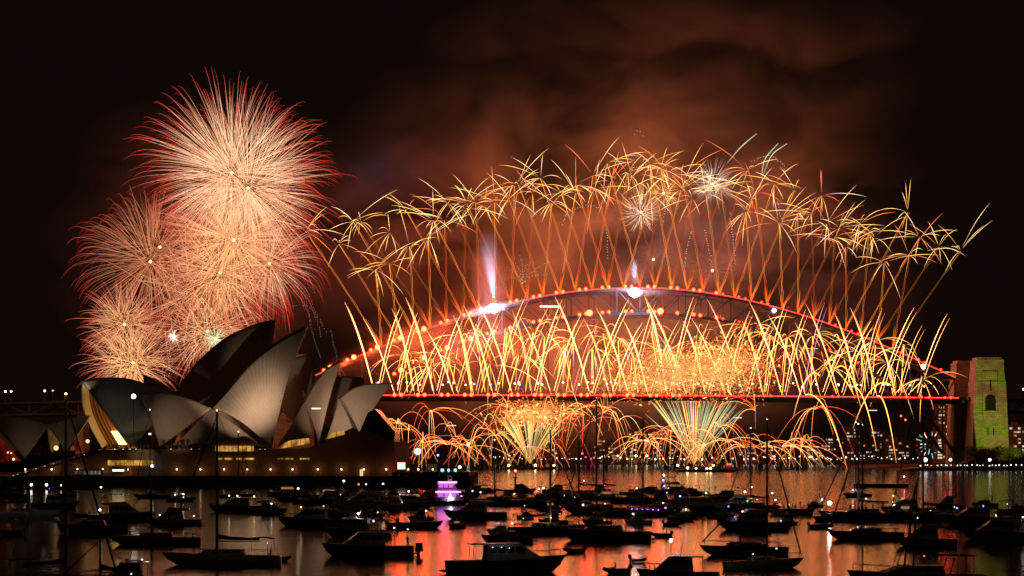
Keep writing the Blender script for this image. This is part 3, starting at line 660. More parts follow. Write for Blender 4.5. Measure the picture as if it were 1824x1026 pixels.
for i, X in enumerate((62, 78, 97, 112)):
    t = thing('tree', f'dark tree between the restaurant shells and the viaduct, {nth(i)} from the left', 'tree', (W(X, 0, 960).x, 960, 12), i, 'trees behind the restaurant shells'); t.scale = (1, 1, 1.1)
    put('trunk', TM[i % 3][0], (0, 0, 0), t); put('crown', TM[i % 3][1], (0, 0, 0), t)
struct(MB().box(-420, -150, 900, 1120, -1, 12).build('garden_terrace', hill))


# ================================================================ BOATS
HULLM = {'white': mat('white_gelcoat', (.8, .79, .76), .3), 'navy': mat('navy_gelcoat', (.02, .03, .07), .3), 'black': mat('black_gelcoat', (.02, .02, .02), .35), 'cream': mat('cream_gelcoat', (.68, .6, .48), .35), 'grey': mat('grey_gelcoat', (.36, .36, .37), .4), 'red': mat('red_gelcoat', (.30, .03, .025), .35)}
deckm = mat('teak_deck', (.22, .15, .09), .8); glassm = mat('tinted_glass', (.012, .014, .016), .08); alu = mat('aluminium_spar', (.35, .35, .36), .4, .6)
canvas_b = mat('blue_canvas', (.03, .045, .10), .9); canvas_k = mat('black_canvas', (.02, .02, .022), .9); rubber = mat('grey_rubber', (.10, .10, .11), .7); motor_m = mat('outboard_black', (.02, .02, .02), .35)
def hull_mesh(Ln, B, hs, hb, draft=.5, transom=.86, fine=2.2, rake=.07):
    m = MB(); N = 17; rings = []
    for i in range(N):
        t = i / (N - 1); x = -Ln / 2 + Ln * t
        w_ = B / 2 * (transom + (1 - transom) * math.sin(min(t / .45, 1) * math.pi / 2)) if t < .45 else B / 2 * max(0.012, 1 - ((t - .45) / .55) ** fine)
        z = hs + (hb - hs) * t ** 2; k = 1 - t ** 5; rk = rake * Ln * t ** 3; fl = .80 - .35 * t ** 2
        kx = -.05 * Ln * max(0, t - .75) / .25
        rings.append([(x + rk, -w_, z), (x + rk * .6 + kx * .3, -w_ * fl - w_ * .08, z * .45), (x + kx, -w_ * fl * .8, .02), (x + kx * 1.5, 0, -draft * k),
                      (x + kx, w_ * fl * .8, .02), (x + rk * .6 + kx * .3, w_ * fl + w_ * .08, z * .45), (x + rk, w_, z)])
    vs = [p for r in rings for p in r]; n = 7
    fs = [(i * n + j, i * n + (j + 1) % n, (i + 1) * n + (j + 1) % n, (i + 1) * n + j) for i in range(N - 1) for j in range(n)]
    fs += [tuple(range(n))[::-1], tuple((N - 1) * n + j for j in range(n))]
    return m.add(vs, fs)
def sheer(Ln, hs, hb, x): t = x / Ln + .5; return hs + (hb - hs) * max(0, min(1, t)) ** 2
def halfw(Ln, B, x, transom=.86, fine=2.2):
    t = x / Ln + .5
    return B / 2 * (transom + (1 - transom) * math.sin(min(t / .45, 1) * math.pi / 2)) if t < .45 else B / 2 * max(0.02, 1 - ((t - .45) / .55) ** fine)
def rails(t, Ln, B, hs, hb, x0, x1, h=.65, fine=2.2):
    m = MB(); pts = np.linspace(x0, x1, 8)
    for sgn in (-1, 1):
        P = [(x + .07 * Ln * (x / Ln + .5) ** 3, sgn * (halfw(Ln, B, x, .86, fine) - .12), sheer(Ln, hs, hb, x)) for x in pts]
        for p in P: m.tube([p, (p[0], p[1], p[2] + h)], .025, 4)
        m.tube([(p[0], p[1], p[2] + h) for p in P], .03, 4)
    m.build('guard_rail', alu, t)
LIGHTS = {'w': ('lantern_white', (1, .93, .80), 8), 'o': ('lantern_orange', (1, .60, .22), 13), 'r': ('lantern_red', (1, .05, .03), 10), 'b': ('lantern_blue', (.10, .18, 1), 8), 'g': ('lantern_green', (.1, 1, .45), 3), 'p': ('lantern_violet', (.75, .2, 1), 5), 'W': ('lantern_brilliant', (1, .97, .92), 30), 'a': ('cabin_amber', (1, .55, .22), 1.5), 'd': ('lantern_soft', (.9, .92, 1), 2.0)}
def light(parent, loc, kind, r):
    nm, c, s = LIGHTS[kind]
    if loc[2] > 2.2: MB().tube([(loc[0], loc[1], max(.9, loc[2] - 1.9)), (loc[0], loc[1], loc[2] - r * .6)], .035, 5).build('lantern_post', alu, parent)
    MB().ball(loc, r, 8, 6, random.uniform(.7, 1.1)).build('lantern', glow(nm, c, s), parent)
    if kind == 'W' or (kind in 'wo' and len(LIT) < 26 and random.random() < .5):   # the stronger lanterns light their own deck
        LIT.append(lamp('lantern_light', 'POINT', (loc[0] - .3, loc[1], loc[2] + r + .15), 110 if kind == 'W' else 45, c, parent, .08))
LIT = []
def motor(Ln, hullc='white', style='sedan', lights=(), fore=None, outboard=False):
    t = thing('motor_cruiser', '', 'motor boat')
    B = .30 * Ln if Ln < 14 else .26 * Ln; hs, hb = .085 * Ln + .25, .125 * Ln + .35
    hull_mesh(Ln, B, hs, hb).build('hull', HULLM[hullc], t, True)
    MB().box(-Ln * .5, -Ln * .16, -B * .38, B * .38, hs * .9, hs + .06).build('cockpit_sole', deckm, t)
    st_ = MB()
    for sgn in (-1, 1): st_.tube([(x + .07 * Ln * (x / Ln + .5) ** 3, sgn * (halfw(Ln, B, x) + .02), sheer(Ln, hs, hb, x) - .12) for x in np.linspace(-Ln / 2, Ln * .47, 12)], .06, 5)
    st_.build('rubbing_strake', rubber, t)
    z0 = hs; h = 1.15 + .055 * Ln; xa, xb = -Ln * .17, Ln * .27; cw = B * .36
    if style == 'open':
        h *= .55
    prof = [(xa, z0), (xb + .10 * Ln, z0 + .18), (xb, z0 + h * .45), (xb - .12 * Ln, z0 + h), (xa + .02 * Ln, z0 + h)]
    MB().prism(prof, -cw, cw, -cw * .82, cw * .82).build('cabin', HULLM['white' if hullc in ('navy', 'black', 'red', 'grey') else hullc], t)
    for sgn in (-1, 1):
        for k in range(4 if Ln > 9 else 3):
            n_ = 4 if Ln > 9 else 3
            x0 = xa + .03 * Ln + (xb - .13 * Ln - xa) * k / n_; x1 = x0 + (xb - .13 * Ln - xa) / n_ * .82
            wv = MB(); za, zb_ = z0 + h * .52, z0 + h * .88
            ya, yb = sgn * (cw * (1 - .18 * .52) + .03), sgn * (cw * (1 - .18 * .88) + .03)
            wv.add([(x0, ya, za), (x1 + (.03 * Ln if k == n_ - 1 else 0), ya, za), (x1, yb, zb_), (x0, yb, zb_)], [(0, 1, 2, 3)]); wv.add([(x0, ya * .97, za), (x1, ya * .97, za), (x1, yb * .97, zb_), (x0, yb * .97, zb_)], [(3, 2, 1, 0)])
            wv.build('side_window', glassm if not (fore == 'lit') else glow('cabin_dim_amber', (1, .5, .18), .35), t)
    ws = MB(); f0, f1 = .08, .92
    pa = (xb + (-.12 * Ln) * f0 + .04, z0 + h * (.45 + .55 * f0)); pb = (xb - .12 * Ln * f1 + .04, z0 + h * (.45 + .55 * f1)); ws.add([(pa[0], -cw * .8, pa[1]), (pa[0], cw * .8, pa[1]), (pb[0], cw * .72, pb[1]), (pb[0], -cw * .72, pb[1])], [(0, 1, 2, 3)])
    ws.build('windscreen', glassm, t)
    zt = z0 + h
    if style == 'fly':
        MB().prism([(xa - .10 * Ln, zt + .002), (xb - .10 * Ln, zt + .002), (xb - .16 * Ln, zt + .65), (xa - .10 * Ln, zt + .45)], -cw * .85, cw * .85).build('flybridge', HULLM['white'], t)
        MB().box(xa, xb - .22 * Ln, -cw * .8, cw * .8, zt + 2.05, zt + 2.15).build('hard_top', canvas_k, t)
        for x in (xa + .05, xb - .24 * Ln):
            for sgn in (-1, 1): MB().tube([(x, sgn * cw * .75, zt + .4), (x, sgn * cw * .75, zt + 2.05)], .035, 5).build('top_support', alu, t)
        zt += 2.15
    elif style == 'sedan':
        MB().prism([(xa - .13 * Ln, zt + .003), (xb - .10 * Ln, zt + .003), (xb - .13 * Ln, zt + .14), (xa - .13 * Ln, zt + .12)], -cw * .9, cw * .9).build('hard_top', HULLM['white'], t)
        for sgn in (-1, 1): MB().tube([(xa - .12 * Ln, sgn * cw * .85, hs), (xa - .11 * Ln, sgn * cw * .85, zt)], .04, 5).build('top_support', alu, t)
        zt += .13
    else:
        a = MB(); a.tube([(xa - .02 * Ln, -B * .4, hs), (xa - .06 * Ln, -B * .36, zt + .7), (xa - .06 * Ln, B * .36, zt + .7), (xa - .02 * Ln, B * .4, hs)], .07, 6); a.build('radar_arch', HULLM['white'], t)
        MB().prism([(-Ln * .40, zt + .9), (-Ln * .10, zt + 1.0), (-Ln * .10, zt + 1.08), (-Ln * .40, zt + .98)], -B * .34, B * .34).build('bimini', canvas_b, t)
        for x in (-.38, -.13):
            for sgn in (-1, 1): MB().tube([(x * Ln, sgn * B * .33, hs), (x * Ln, sgn * B * .33, zt + .93)], .03, 5).build('bimini_pole', alu, t)
    mm = MB(); mm.tube([(0, 0, zt), (-.03 * Ln, 0, zt + 1.5)], .05, 6, .03); mm.tube([(.0, -.5, zt + .9), (0, .5, zt + .9)], .03, 5); mm.build('light_mast', alu, t)
    MB().ball((.05 * Ln, 0, zt + .2), .28, 10, 6, .5).build('radar_dome', HULLM['white'], t)
    for sgn in (-1, 1): MB().tube([(xa, sgn * cw * .7, zt), (xa - .5, sgn * cw * .75, zt + 2.4)], .018, 4).build('antenna', alu, t)
    rails(t, Ln, B, hs, hb, Ln * .08, Ln * .46)
    MB().box(-Ln * .5 - .7, -Ln * .5, -B * .4, B * .4, .22, .34).build('swim_platform', deckm, t)
    for k in range(3): MB().ball((-Ln * .25 + k * Ln * .22, -halfw(Ln, B, -Ln * .25 + k * Ln * .22) - .14, hs * .55), .15, 7, 5, 2.0).build('fender', rubber, t)
    if outboard: outb(t, -Ln / 2 - .62, .15, 1.5)
    for (x, y, z, k, r) in lights: light(t, (x * Ln, y * B, z if z > 0 else zt - z), k, r)
    return t
def outb(t, x, z, k=1.0):
    o = MB(); o.frustum(x - .45 * k, x + .25 * k, -.25 * k, .25 * k, z + .25 * k, x - .38 * k, x + .18 * k, -.2 * k, .2 * k, z + 1.0 * k); o.box(x - .18 * k, x + .1 * k, -.08 * k, .08 * k, z - .8 * k, z + .25 * k); o.box(x - .3 * k, x + .2 * k, -.12 * k, .12 * k, z - .55 * k, z - .45 * k)
    return o.build('outboard_motor', motor_m, t)
def yacht(Ln, hullc='white', mast=None, lights=(), bimini=True, ketch=False, boom_cover='blue', top=None, heel=0, spread=2):
    t = thing('sailing_yacht', '', 'sailing boat')
    B = .285 * Ln; hs, hb = .07 * Ln + .2, .095 * Ln + .3
    hull_mesh(Ln, B, hs, hb, .9, .62, 1.9, .09).build('hull', HULLM[hullc], t, True)
    zc = hs + .02 * Ln
    MB().prism([(-Ln * .18, hs), (Ln * .25, hs + .01 * Ln), (Ln * .18, hs + .055 * Ln), (-Ln * .16, hs + .06 * Ln)], -B * .27, B * .27, -B * .22, B * .22).build('coachroof', HULLM['cream' if hullc == 'cream' else 'white'], t)
    for sgn in (-1, 1):
        for k in range(3): MB().box(-Ln * .13 + k * Ln * .09, -Ln * .07 + k * Ln * .09, sgn * B * .255 - .025, sgn * B * .255 + .025, hs + .022 * Ln, hs + .045 * Ln).build('port_light', glassm, t)
    masts = [(Ln * .08, mast or Ln * 1.32)] + ([(-Ln * .32, (mast or Ln * 1.3) * .72)] if ketch else [])
    cover = canvas_b if boom_cover == 'blue' else canvas_k
    for i, (mx, mh) in enumerate(masts):
        m_ = MB(); m_.tube([(mx, 0, hs), (mx, 0, mh)], .0125 * Ln + .04, 8, .008 * Ln + .03)
        for q in range(spread): m_.tube([(mx, -B * .2, mh * (.38 + .27 * q)), (mx, B * .2, mh * (.38 + .27 * q))], .035, 5)
        m_.build('mast', alu, t)
        bl = Ln * (.40 if i == 0 else .2)
        MB().tube([(mx, 0, hs + .13 * Ln), (mx - bl, 0, hs + .125 * Ln)], .07, 6).build('boom', alu, t)
        sc_ = MB(); sc_.tube([(mx - .1, 0, hs + .13 * Ln + .55), (mx - bl * .3, 0, hs + .13 * Ln + .34), (mx - bl * .97, 0, hs + .13 * Ln + .2)], .30, 8, .14); sc_.build('furled_sail', cover, t)
        rg = MB(); bowx = Ln * .5 + .085 * Ln
        rg.tube([(bowx if i == 0 else mx + .1, 0, hb if i == 0 else hs + .1), (mx, 0, mh * .97)], .03, 4)
        if i == 0 and not ketch: rg.tube([(-Ln * .49, 0, hs), (mx, 0, mh)], .025, 4)
        for sgn in (-1, 1):
            rg.tube([(mx - .1, sgn * B * .42, hs), (mx, sgn * B * .2, mh * .65), (mx, 0, mh * .98)], .022, 4)
            rg.tube([(mx - .4, sgn * B * .42, hs), (mx, 0, mh * .64)], .022, 4)
        rg.build('rigging', mat('wire_rope', (.12, .12, .12), .5, .4), t)
        if i == 0: MB().tube([(bowx - .35, 0, hb + .4), (mx + .25, 0, mh * .93)], .10, 6, .05).build('furled_jib', cover, t)
    if bimini:
        MB().prism([(-Ln * .44, hs + 2.05), (-Ln * .36, hs + 2.2), (-Ln * .24, hs + 2.12), (-Ln * .24, hs + 2.05), (-Ln * .36, hs + 2.12), (-Ln * .44, hs + 1.97)], -B * .3, B * .3).build('bimini', cover, t)
        for x in (-.43, -.25):
            for sgn in (-1, 1): MB().tube([(x * Ln, sgn * B * .28, hs), (x * Ln, sgn * B * .28, hs + 2.03)], .03, 5).build('bimini_pole', alu, t)
    w_ = MB(); w_.tube([(-Ln * .41, .55 * math.cos(a), hs + .6 + .55 * math.sin(a)) for a in np.linspace(0, 6.28, 14)], .03, 4); w_.tube([(-Ln * .40, 0, hs - .2), (-Ln * .41, 0, hs + .6)], .08, 6); w_.build('steering_wheel', alu, t)
    rails(t, Ln, B, hs, hb, -Ln * .45, Ln * .46, .6, 1.9)
    if top: light(t, (Ln * .08, 0, masts[0][1] + .2), top[0], top[1])
    for (x, y, z, k, r) in lights: light(t, (x * Ln, y * B, z), k, r)
    t['heel'] = heel
    return t
def dinghy(Ln, hullc='grey', motor_=True, lights=()):
    t = thing('dinghy', '', 'dinghy'); B = .44 * Ln if Ln < 5 else .3 * Ln
    m = MB(); r = .085 * min(Ln, 5)
    P = [(-Ln / 2, -B / 2, .32)] + [(x * Ln, -B / 2, .34) for x in (-.2, .1)] + [(Ln * .36, -B * .34, .42), (Ln * .5, 0, .55), (Ln * .36, B * .34, .42)] + [(x * Ln, B / 2, .34) for x in (.1, -.2)] + [(-Ln / 2, B / 2, .32)]
    m.tube(smooth_poly(P, 28), r, 8); m.build('buoyancy_tube', rubber, t, True)
    f = MB(); f.add([(-Ln / 2, -B * .45, .12), (Ln * .3, -B * .36, .14), (Ln * .46, 0, .3), (Ln * .3, B * .36, .14), (-Ln / 2, B * .45, .12), (-Ln / 2, 0, -.12), (Ln * .3, 0, -.06)], [(0, 1, 6, 5), (1, 2, 6), (2, 3, 6), (3, 4, 5, 6), (0, 5, 4), (0, 4, 3, 2, 1)]); f.build('hull', HULLM['grey'], t)
    MB().box(-.1 * Ln, .0, -B * .42, B * .42, .36, .42).build('seat', deckm, t)
    MB().box(-Ln * .5 - .02, -Ln * .5 + .06, -B * .42, B * .42, -.05, .55).build('transom', HULLM['grey'], t)
    if motor_: outb(t, -Ln / 2 - .12, .35, .7)
    for (x, y, z, k, r_) in lights: light(t, (x * Ln, y * B, z), k, r_)
    return t
def launch(Ln, hullc='black', kind='ferry', lights=()):
    t = thing({'ferry': 'passenger_ferry', 'party': 'party_boat', 'police': 'patrol_boat', 'barge': 'work_barge', 'tender': 'tender', 'catamaran': 'charter_boat'}[kind], '', 'boat')
    B = .27 * Ln if Ln > 9 else .36 * Ln; hs, hb = .07 * Ln + .35, .09 * Ln + .5
    if kind == 'barge':
        hs = hb = 1.3
        m = MB(); m.prism([(-Ln / 2, hs), (-Ln / 2 + .6, -.5), (Ln / 2 - .6, -.5), (Ln / 2, hs)], -B / 2, B / 2); m.build('hull', HULLM[hullc], t)
        b = MB()
        for k in (-.42, .42):
            for q in (-1, 1): b.tube([(k * Ln, q * B * .42, hs), (k * Ln, q * B * .42, hs + .5)], .18, 7)
        b.build('bollard', steel, t)
    elif kind == 'tender':
        hull_mesh(Ln, B, hs, hb, .35).build('hull', HULLM[hullc], t, True); 
        for k in (-.28, -.05, .15): MB().box(k * Ln, k * Ln + .35, -B * .4, B * .4, hs + .02, hs + .12).build('bench', deckm, t)
        MB().box(-Ln * .36, -Ln * .30, -.3, .3, hs, hs + .8).build('console', HULLM['white'], t); outb(t, -Ln / 2 - .2, .5, .9)
    else:
        hull_mesh(Ln, B, hs, hb, .6, .92, 2.8, .04).build('hull', HULLM[hullc], t, True)
        decks = {'ferry': 2, 'party': 2, 'police': 1, 'catamaran': 1}[kind]
        z = hs + .05; x0, x1 = -Ln * .42, Ln * .22
        for dk_ in range(decks):
            wd = B * (.42 - .04 * dk_); hh = 2.2
            MB().prism([(x0, z), (x1 + .06 * Ln, z), (x1 - .02 * Ln, z + hh), (x0, z + hh)], -wd, wd, -wd * .96, wd * .96).build('deckhouse', HULLM['white'], t)
            nwin = max(3, int((x1 - x0) / 1.9))
            for sgn in (-1, 1):
                for k in range(nwin):
                    xa = x0 + .3 + (x1 - x0 - .6) * k / nwin
                    MB().box(xa, xa + (x1 - x0 - .6) / nwin * .78, sgn * wd * .99 - .04, sgn * wd * .99 + .04, z + 1.0, z + 1.85).build('side_window', glow('violet_cabin', (.85, .12, 1), 1.0) if kind == 'party' else glassm, t)
            MB().box(x0 - .3, x1 + .3, -wd * 1.08, wd * 1.08, z + hh + .002, z + hh + .13).build('deck_roof', HULLM['grey'], t)
            z += hh + .14; x1 -= .10 * Ln; x0 += .03 * Ln
        MB().prism([(x1 - .10 * Ln, z), (x1 + .03 * Ln, z), (x1, z + 1.7), (x1 - .10 * Ln, z + 1.7)], -B * .2, B * .2).build('wheelhouse', HULLM['white'], t)
        MB().box(x1 - .09 * Ln, x1 - .01 * Ln, -B * .2 - .04, B * .2 + .04, z + .8, z + 1.4).build('wheelhouse_window', glassm, t)
        mm = MB(); mm.tube([(x1 - .06 * Ln, 0, z + 1.7), (x1 - .07 * Ln, 0, z + 3.8)], .06, 6, .03); mm.tube([(x1 - .065 * Ln, -.7, z + 2.9), (x1 - .065 * Ln, .7, z + 2.9)], .04, 5); mm.build('light_mast', alu, t)
        rails(t, Ln, B, hs, hb, -Ln * .47, Ln * .45, .9, 2.8)
        if kind == 'party':
            s1 = MB(); s1.box(-Ln * .46, Ln * .28, -B * .5, -B * .46, hs + 2.1, hs + 2.5); s1.build('light_strip', glow('violet_strip', (.9, .25, 1), 3), t)
            s2 = MB(); s2.box(-Ln * .38, Ln * .16, -B * .5, -B * .46, hs + 4.5, hs + 4.95); s2.build('light_strip', glow('violet_strip', (.9, .25, 1), 3), t)
    for (x, y, z_, k, r) in lights: light(t, (x * Ln, y * B, z_), k, r)
    return t

# people: one skinned body each, mesh shared between copies of a pose
skin_m = mat('dark_clothing', (.06, .05, .055), .85)
def person_mesh(pose):
    h = 1.72; J = {}
    def j(n, p, r): J[n] = (Vector(p), r)
    if pose == 'stand':
        j('pel', (0, 0, .92), .13); hips = [(.0, .1, .90), (.02, .12, .48), (0, .13, .06), (.14, .14, .03)]; top = (0, 0, 0)
    else:
        j('pel', (0, 0, .14), .14); hips = [(.08, .1, .15), (.42, .13, .30), (.52, .13, -.12), (.64, .13, -.15)]; top = (0, 0, -.78)
    o = Vector(top)
    j('bel', Vector((0, 0, 1.08)) + o, .125); j('che', Vector((-.01, 0, 1.30)) + o, .145); j('nec', Vector((0, 0, 1.47)) + o, .06); j('hea', Vector((.02, 0, 1.58)) + o, .095); j('cro', Vector((.015, 0, 1.68)) + o, .08)
    V, E, Rr = [], [], []
    names = list(J); 
    for n in names: V.append(J[n][0]); Rr.append(J[n][1])
    for a, b in zip(names[:-1], names[1:]): E.append((names.index(a), names.index(b)))
    for sgn in (-1, 1):
        pr = names.index('pel')
        for k, q in enumerate(hips):
            V.append(Vector((q[0], q[1] * sgn, q[2]))); Rr.append((.095, .065, .045, .035)[k]); E.append((pr, len(V) - 1)); pr = len(V) - 1
        pr = names.index('che')
        raise_ = pose == 'stand' and sgn == 1
        arm = [(0, .19, 1.38), (.06, .27, 1.14), (.26, .2, 1.28), (.34, .17, 1.38)] if raise_ else [(0, .19, 1.38), (-.02, .26, 1.10), (.12, .24, .88), (.16, .23, .79)]
        for k, q in enumerate(arm):
            V.append(Vector((q[0], q[1] * sgn, q[2])) + o); Rr.append((.06, .045, .035, .03)[k]); E.append((pr, len(V) - 1)); pr = len(V) - 1
    me = bpy.data.meshes.new('body'); me.from_pydata([tuple(v) for v in V], E, []); me.update()
    ob = bpy.data.objects.new('tmp', me); COL.objects.link(ob)
    sk = ob.modifiers.new('s', 'SKIN'); ob.modifiers.new('d', 'SUBSURF').levels = 1
    for i, sv in enumerate(me.skin_vertices[0].data): sv.radius = (Rr[i], Rr[i]); sv.use_root = (i == 0)
    bpy.context.view_layer.update()
    dg = bpy.context.evaluated_depsgraph_get(); res = bpy.data.meshes.new_from_object(ob.evaluated_get(dg))
    bpy.data.objects.remove(ob); res.materials.clear(); res.materials.append(skin_m); res.name = 'person'
    for p in res.polygons: p.use_smooth = True
    return res
PM = {'stand': person_mesh('stand'), 'sit': person_mesh('sit')}
def person(pose, loc, rz, label):
    o = bpy.data.objects.new('person', PM[pose]); link(o); o.location = loc; o.rotation_euler = (0, 0, rz); return tag(o, label, 'person')

def place(t, X, Y, rz, label, cat=None):
    d = Dw(Y); t.location = (W(X, Y, d).x, d, 0); t.rotation_euler = (R(t.get('heel', 0)), 0, rz + random.uniform(-.2, .2))
    if 'heel' in t: del t['heel']
    t['label'] = label
    if cat: t['category'] = cat
    t['group'] = 'boats anchored across the harbour'
    return t
def mlen(px, Y): return px * Dw(Y) / F
LFT, RGT = math.pi, 0.0
def j(a=.25): return random.uniform(-a, a)
def lr(px, Y): return .44 * px * Dw(Y) / F if px < 20 else px * Dw(Y) / F               # lantern radius that is px photo pixels wide
# --- foreground and left
d = Dw(922); place(yacht(mlen(115, 922), 'white', 9), 40, 922, RGT + .1, 'pale hulled yacht cut by the left frame edge, bow to the right')
place(motor(mlen(80, 905), 'navy', 'sedan', [(-.1, 0, -1.6, 'b', lr(1, 905))]), 96, 905, RGT + .2, 'low dark cruiser behind the pale hulled yacht at far left')
place(dinghy(mlen(30, 920)), 142, 920, LFT + .2, 'small dark dinghy in the left water, just ahead of a lamp lit cruiser')
place(motor(mlen(112, 928), 'navy', 'fly', [(-.28, 0, -1.3, 'w', lr(3.2, 928)), (-.30, -.2, 2.2, 'W', lr(4, 928)), (-.3, -.3, 1.0, 'd', lr(3, 928))]), 212, 928, RGT + .15, 'dark flybridge cruiser with stacked white lamps at its stern')
place(motor(mlen(118, 950), 'red', 'open', [(.2, -.2, 1.7, 'd', lr(2, 950))]), 168, 950, LFT - .1, 'low open cruiser with dark red hull in the left water')
place(yacht(mlen(190, 1050), 'black', lr(345, 1050), [], True, False, 'black', ('o', lr(4.2, 1050))), 102, 1050, RGT + .25, 'near yacht at bottom left with orange masthead lamp')
place(yacht(mlen(140, 1046), 'black', lr(90, 1046), [(-.3, 0, 1.6, 'd', lr(3, 1046))], True, False, 'black'), 190, 1052, LFT + .3, 'short masted near boat at bottom left under a black bimini')
place(motor(mlen(110, 1040), 'black', 'sedan', [(-.2, -.3, -.2, 'w', lr(2.6, 1040)), (.1, -.3, 1.6, 'd', lr(3.5, 1040))]), 232, 1044, LFT + .2, 'black cruiser cut by the bottom edge with one small white light')
place(dinghy(mlen(40, 952)), 22, 952, LFT, 'lone dinghy on the dark water near the left edge')
place(yacht(mlen(196, 1006), 'cream', lr(272, 1006), [(-.38, 0, 2.6, 'd', lr(2, 1006))], True, False, 'black', ('o', lr(2.6, 1006))), 402, 1006, LFT + .08, 'big cream yacht with black covered boom, bow left, lower left')
place(dinghy(mlen(34, 1000)), 500, 1000, RGT + .1, 'dinghy tied at the stern of the big cream yacht')
place(motor(mlen(98, 912), 'navy', 'sedan', [(.2, 0, -.4, 'w', lr(2.4, 912)), (-.25, -.2, -.2, 'o', lr(2.2, 912)), (.05, -.3, -.3, 'w', lr(3.2, 912))]), 428, 912, LFT + .2, 'dark cruiser with three lamps before the podium wall')
place(motor(mlen(92, 935), 'white', 'fly', [(.3, -.3, 1.9, 'w', lr(2.4, 935)), (.12, -.3, 2.0, 'd', lr(3.6, 935)), (-.1, -.3, 2.0, 'd', lr(3.6, 935)), (-.16, -.2, -.2, 'w', lr(2.6, 935)), (-.35, -.2, 1.7, 'w', lr(2, 935))]), 312, 936, LFT + .1, 'flybridge cruiser strewn with small white lights, left of the cream yacht')
place(yacht(mlen(150, 970), 'red', lr(110, 970), [(.12, -.3, 1.5, 'w', lr(2.4, 970)), (.25, -.3, 1.4, 'd', lr(2, 970))], True, False, 'black'), 282, 970, LFT - .1, 'dark red hulled yacht behind the bow of the cream yacht')
place(motor(mlen(50, 893), 'navy', 'open', [(.1, 0, -.2, 'w', lr(2.4, 893)), (-.2, 0, 1.8, 'o', lr(2.2, 893))]), 322, 893, RGT, 'small open boat with two lamps close under the sea wall')
place(motor(mlen(122, 938), 'black', 'sedan', [(.26, 0, -3.6, 'w', lr(3.6, 938)), (.24, -.3, -.2, 'o', lr(2.6, 938)), (-.1, -.3, -.4, 'a', lr(4, 938))]), 562, 938, LFT + .05, 'black hulled motor yacht, bow left, left of the orange water')
place(motor(mlen(112, 906), 'grey', 'fly', [(.14, -.2, -.1, 'r', lr(3.6, 906)), (.02, -.2, -.1, 'w', lr(2.6, 906)), (-.25, -.2, -.2, 'w', lr(3.2, 906)), (.38, 0, -.9, 'w', lr(4, 906))]), 655, 906, LFT + .1, 'grey flybridge cruiser with a red lamp before the sea wall')
place(motor(mlen(112, 957), 'navy', 'sedan', [(.02, 0, -.8, 'W', lr(3.4, 957)), (-.3, 0, -1.0, 'o', lr(1.8, 957)), (.1, -.3, 2.5, 'd', lr(2.5, 957)), (-.2, -.4, 2.5, 'd', lr(5, 957))]), 640, 957, LFT - .05, 'navy cruiser with brilliant white lamp behind the nearest sedan cruiser')
fgm = place(motor(mlen(152, 990), 'black', 'sedan', [(-.28, -.1, -.5, 'w', lr(2.8, 990)), (-.44, -.1, -.3, 'w', lr(2.2, 990)), (-.43, -.4, 1.7, 'd', lr(2, 990))], None, True), 660, 990, LFT + .06, 'near black sedan cruiser with outboard motor, bow left')
d = Dw(990); person('stand', (W(726, 990, d).x, d, .95), 1.2, 'person in dark clothes standing at the stern of the black sedan cruiser')
tn = place(launch(mlen(92, 941), 'black', 'tender'), 738, 941, RGT, 'long open tender crossing the orange water with seated people')
d = Dw(941)
for i, X in enumerate((733, 740, 752)): person('sit', (W(X, 941, d).x, d, 1.35 + .3), RGT, f'person sitting in the long open tender, {nth(i)} from its stern')
person('stand', (W(763, 941, d).x, d, .75), .4, 'person half standing near the bow of the long open tender')
place(launch(mlen(62, 899), 'navy', 'party', [(.0, -.5, 1.6, 'W', lr(3.2, 899)), (.3, -.4, 2.2, 'p', lr(3.4, 899)), (-.1, -.5, 1.0, 'p', lr(2.2, 899))]), 802, 899, RGT + .15, 'party boat outlined by magenta light strips below the promenade tip')
place(motor(mlen(106, 924), 'black', 'fly', [(.08, -.35, -.3, 'd', lr(4, 924))]), 850, 924, LFT + .1, 'tall black flybridge cruiser left of the red beacon')
place(motor(mlen(82, 905), 'navy', 'sedan', [(.0, 0, -.9, 'w', lr(3.2, 905)), (-.2, -.3, -.2, 'd', lr(2.6, 905))]), 728, 905, RGT + .2, 'dark cruiser with white lamp between red cruiser and party boat')
place(yacht(mlen(112, 899), 'navy', lr(114, 899), [(.3, 0, 3.2, 'w', lr(3, 899)), (.0, -.4, 1.4, 'd', lr(2.6, 899))], True, False, 'black', ('w', lr(2.2, 899))), 890, 900, LFT + .1, 'yacht with tall mast right of the promenade tip')
place(motor(mlen(48, 950), 'white', 'open', [(-.4, 0, -.3, 'w', lr(3, 950))]), 893, 951, LFT + .15, 'little open boat with white stern lamp on the orange water')
place(motor(mlen(86, 966), 'black', 'open'), 906, 967, LFT - .1, 'low black speedboat pointing left, right of the orange streak')
place(motor(mlen(200, 1018), 'black', 'sedan', [(-.12, -.40, 2.9, 'd', lr(2.4, 1012)), (-.04, -.40, 2.9, 'd', lr(2.4, 1012)), (.03, -.40, 2.8, 'd', lr(2, 1012))]), 896, 1020, RGT + .06, 'big dark charter launch gliding at the bottom centre with faint cabin lights')
place(motor(mlen(40, 887), 'navy', 'sedan', [(-.1, 0, -.4, 'w', lr(2.8, 887)), (-.3, -.2, -.2, 'w', lr(2.4, 887))]), 972, 887, RGT, 'tiny cabin boat with two lamps just right of the beacon')
place(yacht(mlen(112, 889), 'black', lr(118, 889), [(-.02, 0, 4.2, 'b', lr(3.2, 889)), (.0, 0, 5.2, 'w', lr(2.2, 889))], True, True, 'black'), 1040, 889, LFT + .08, 'black two masted ketch with a blue light amidships')
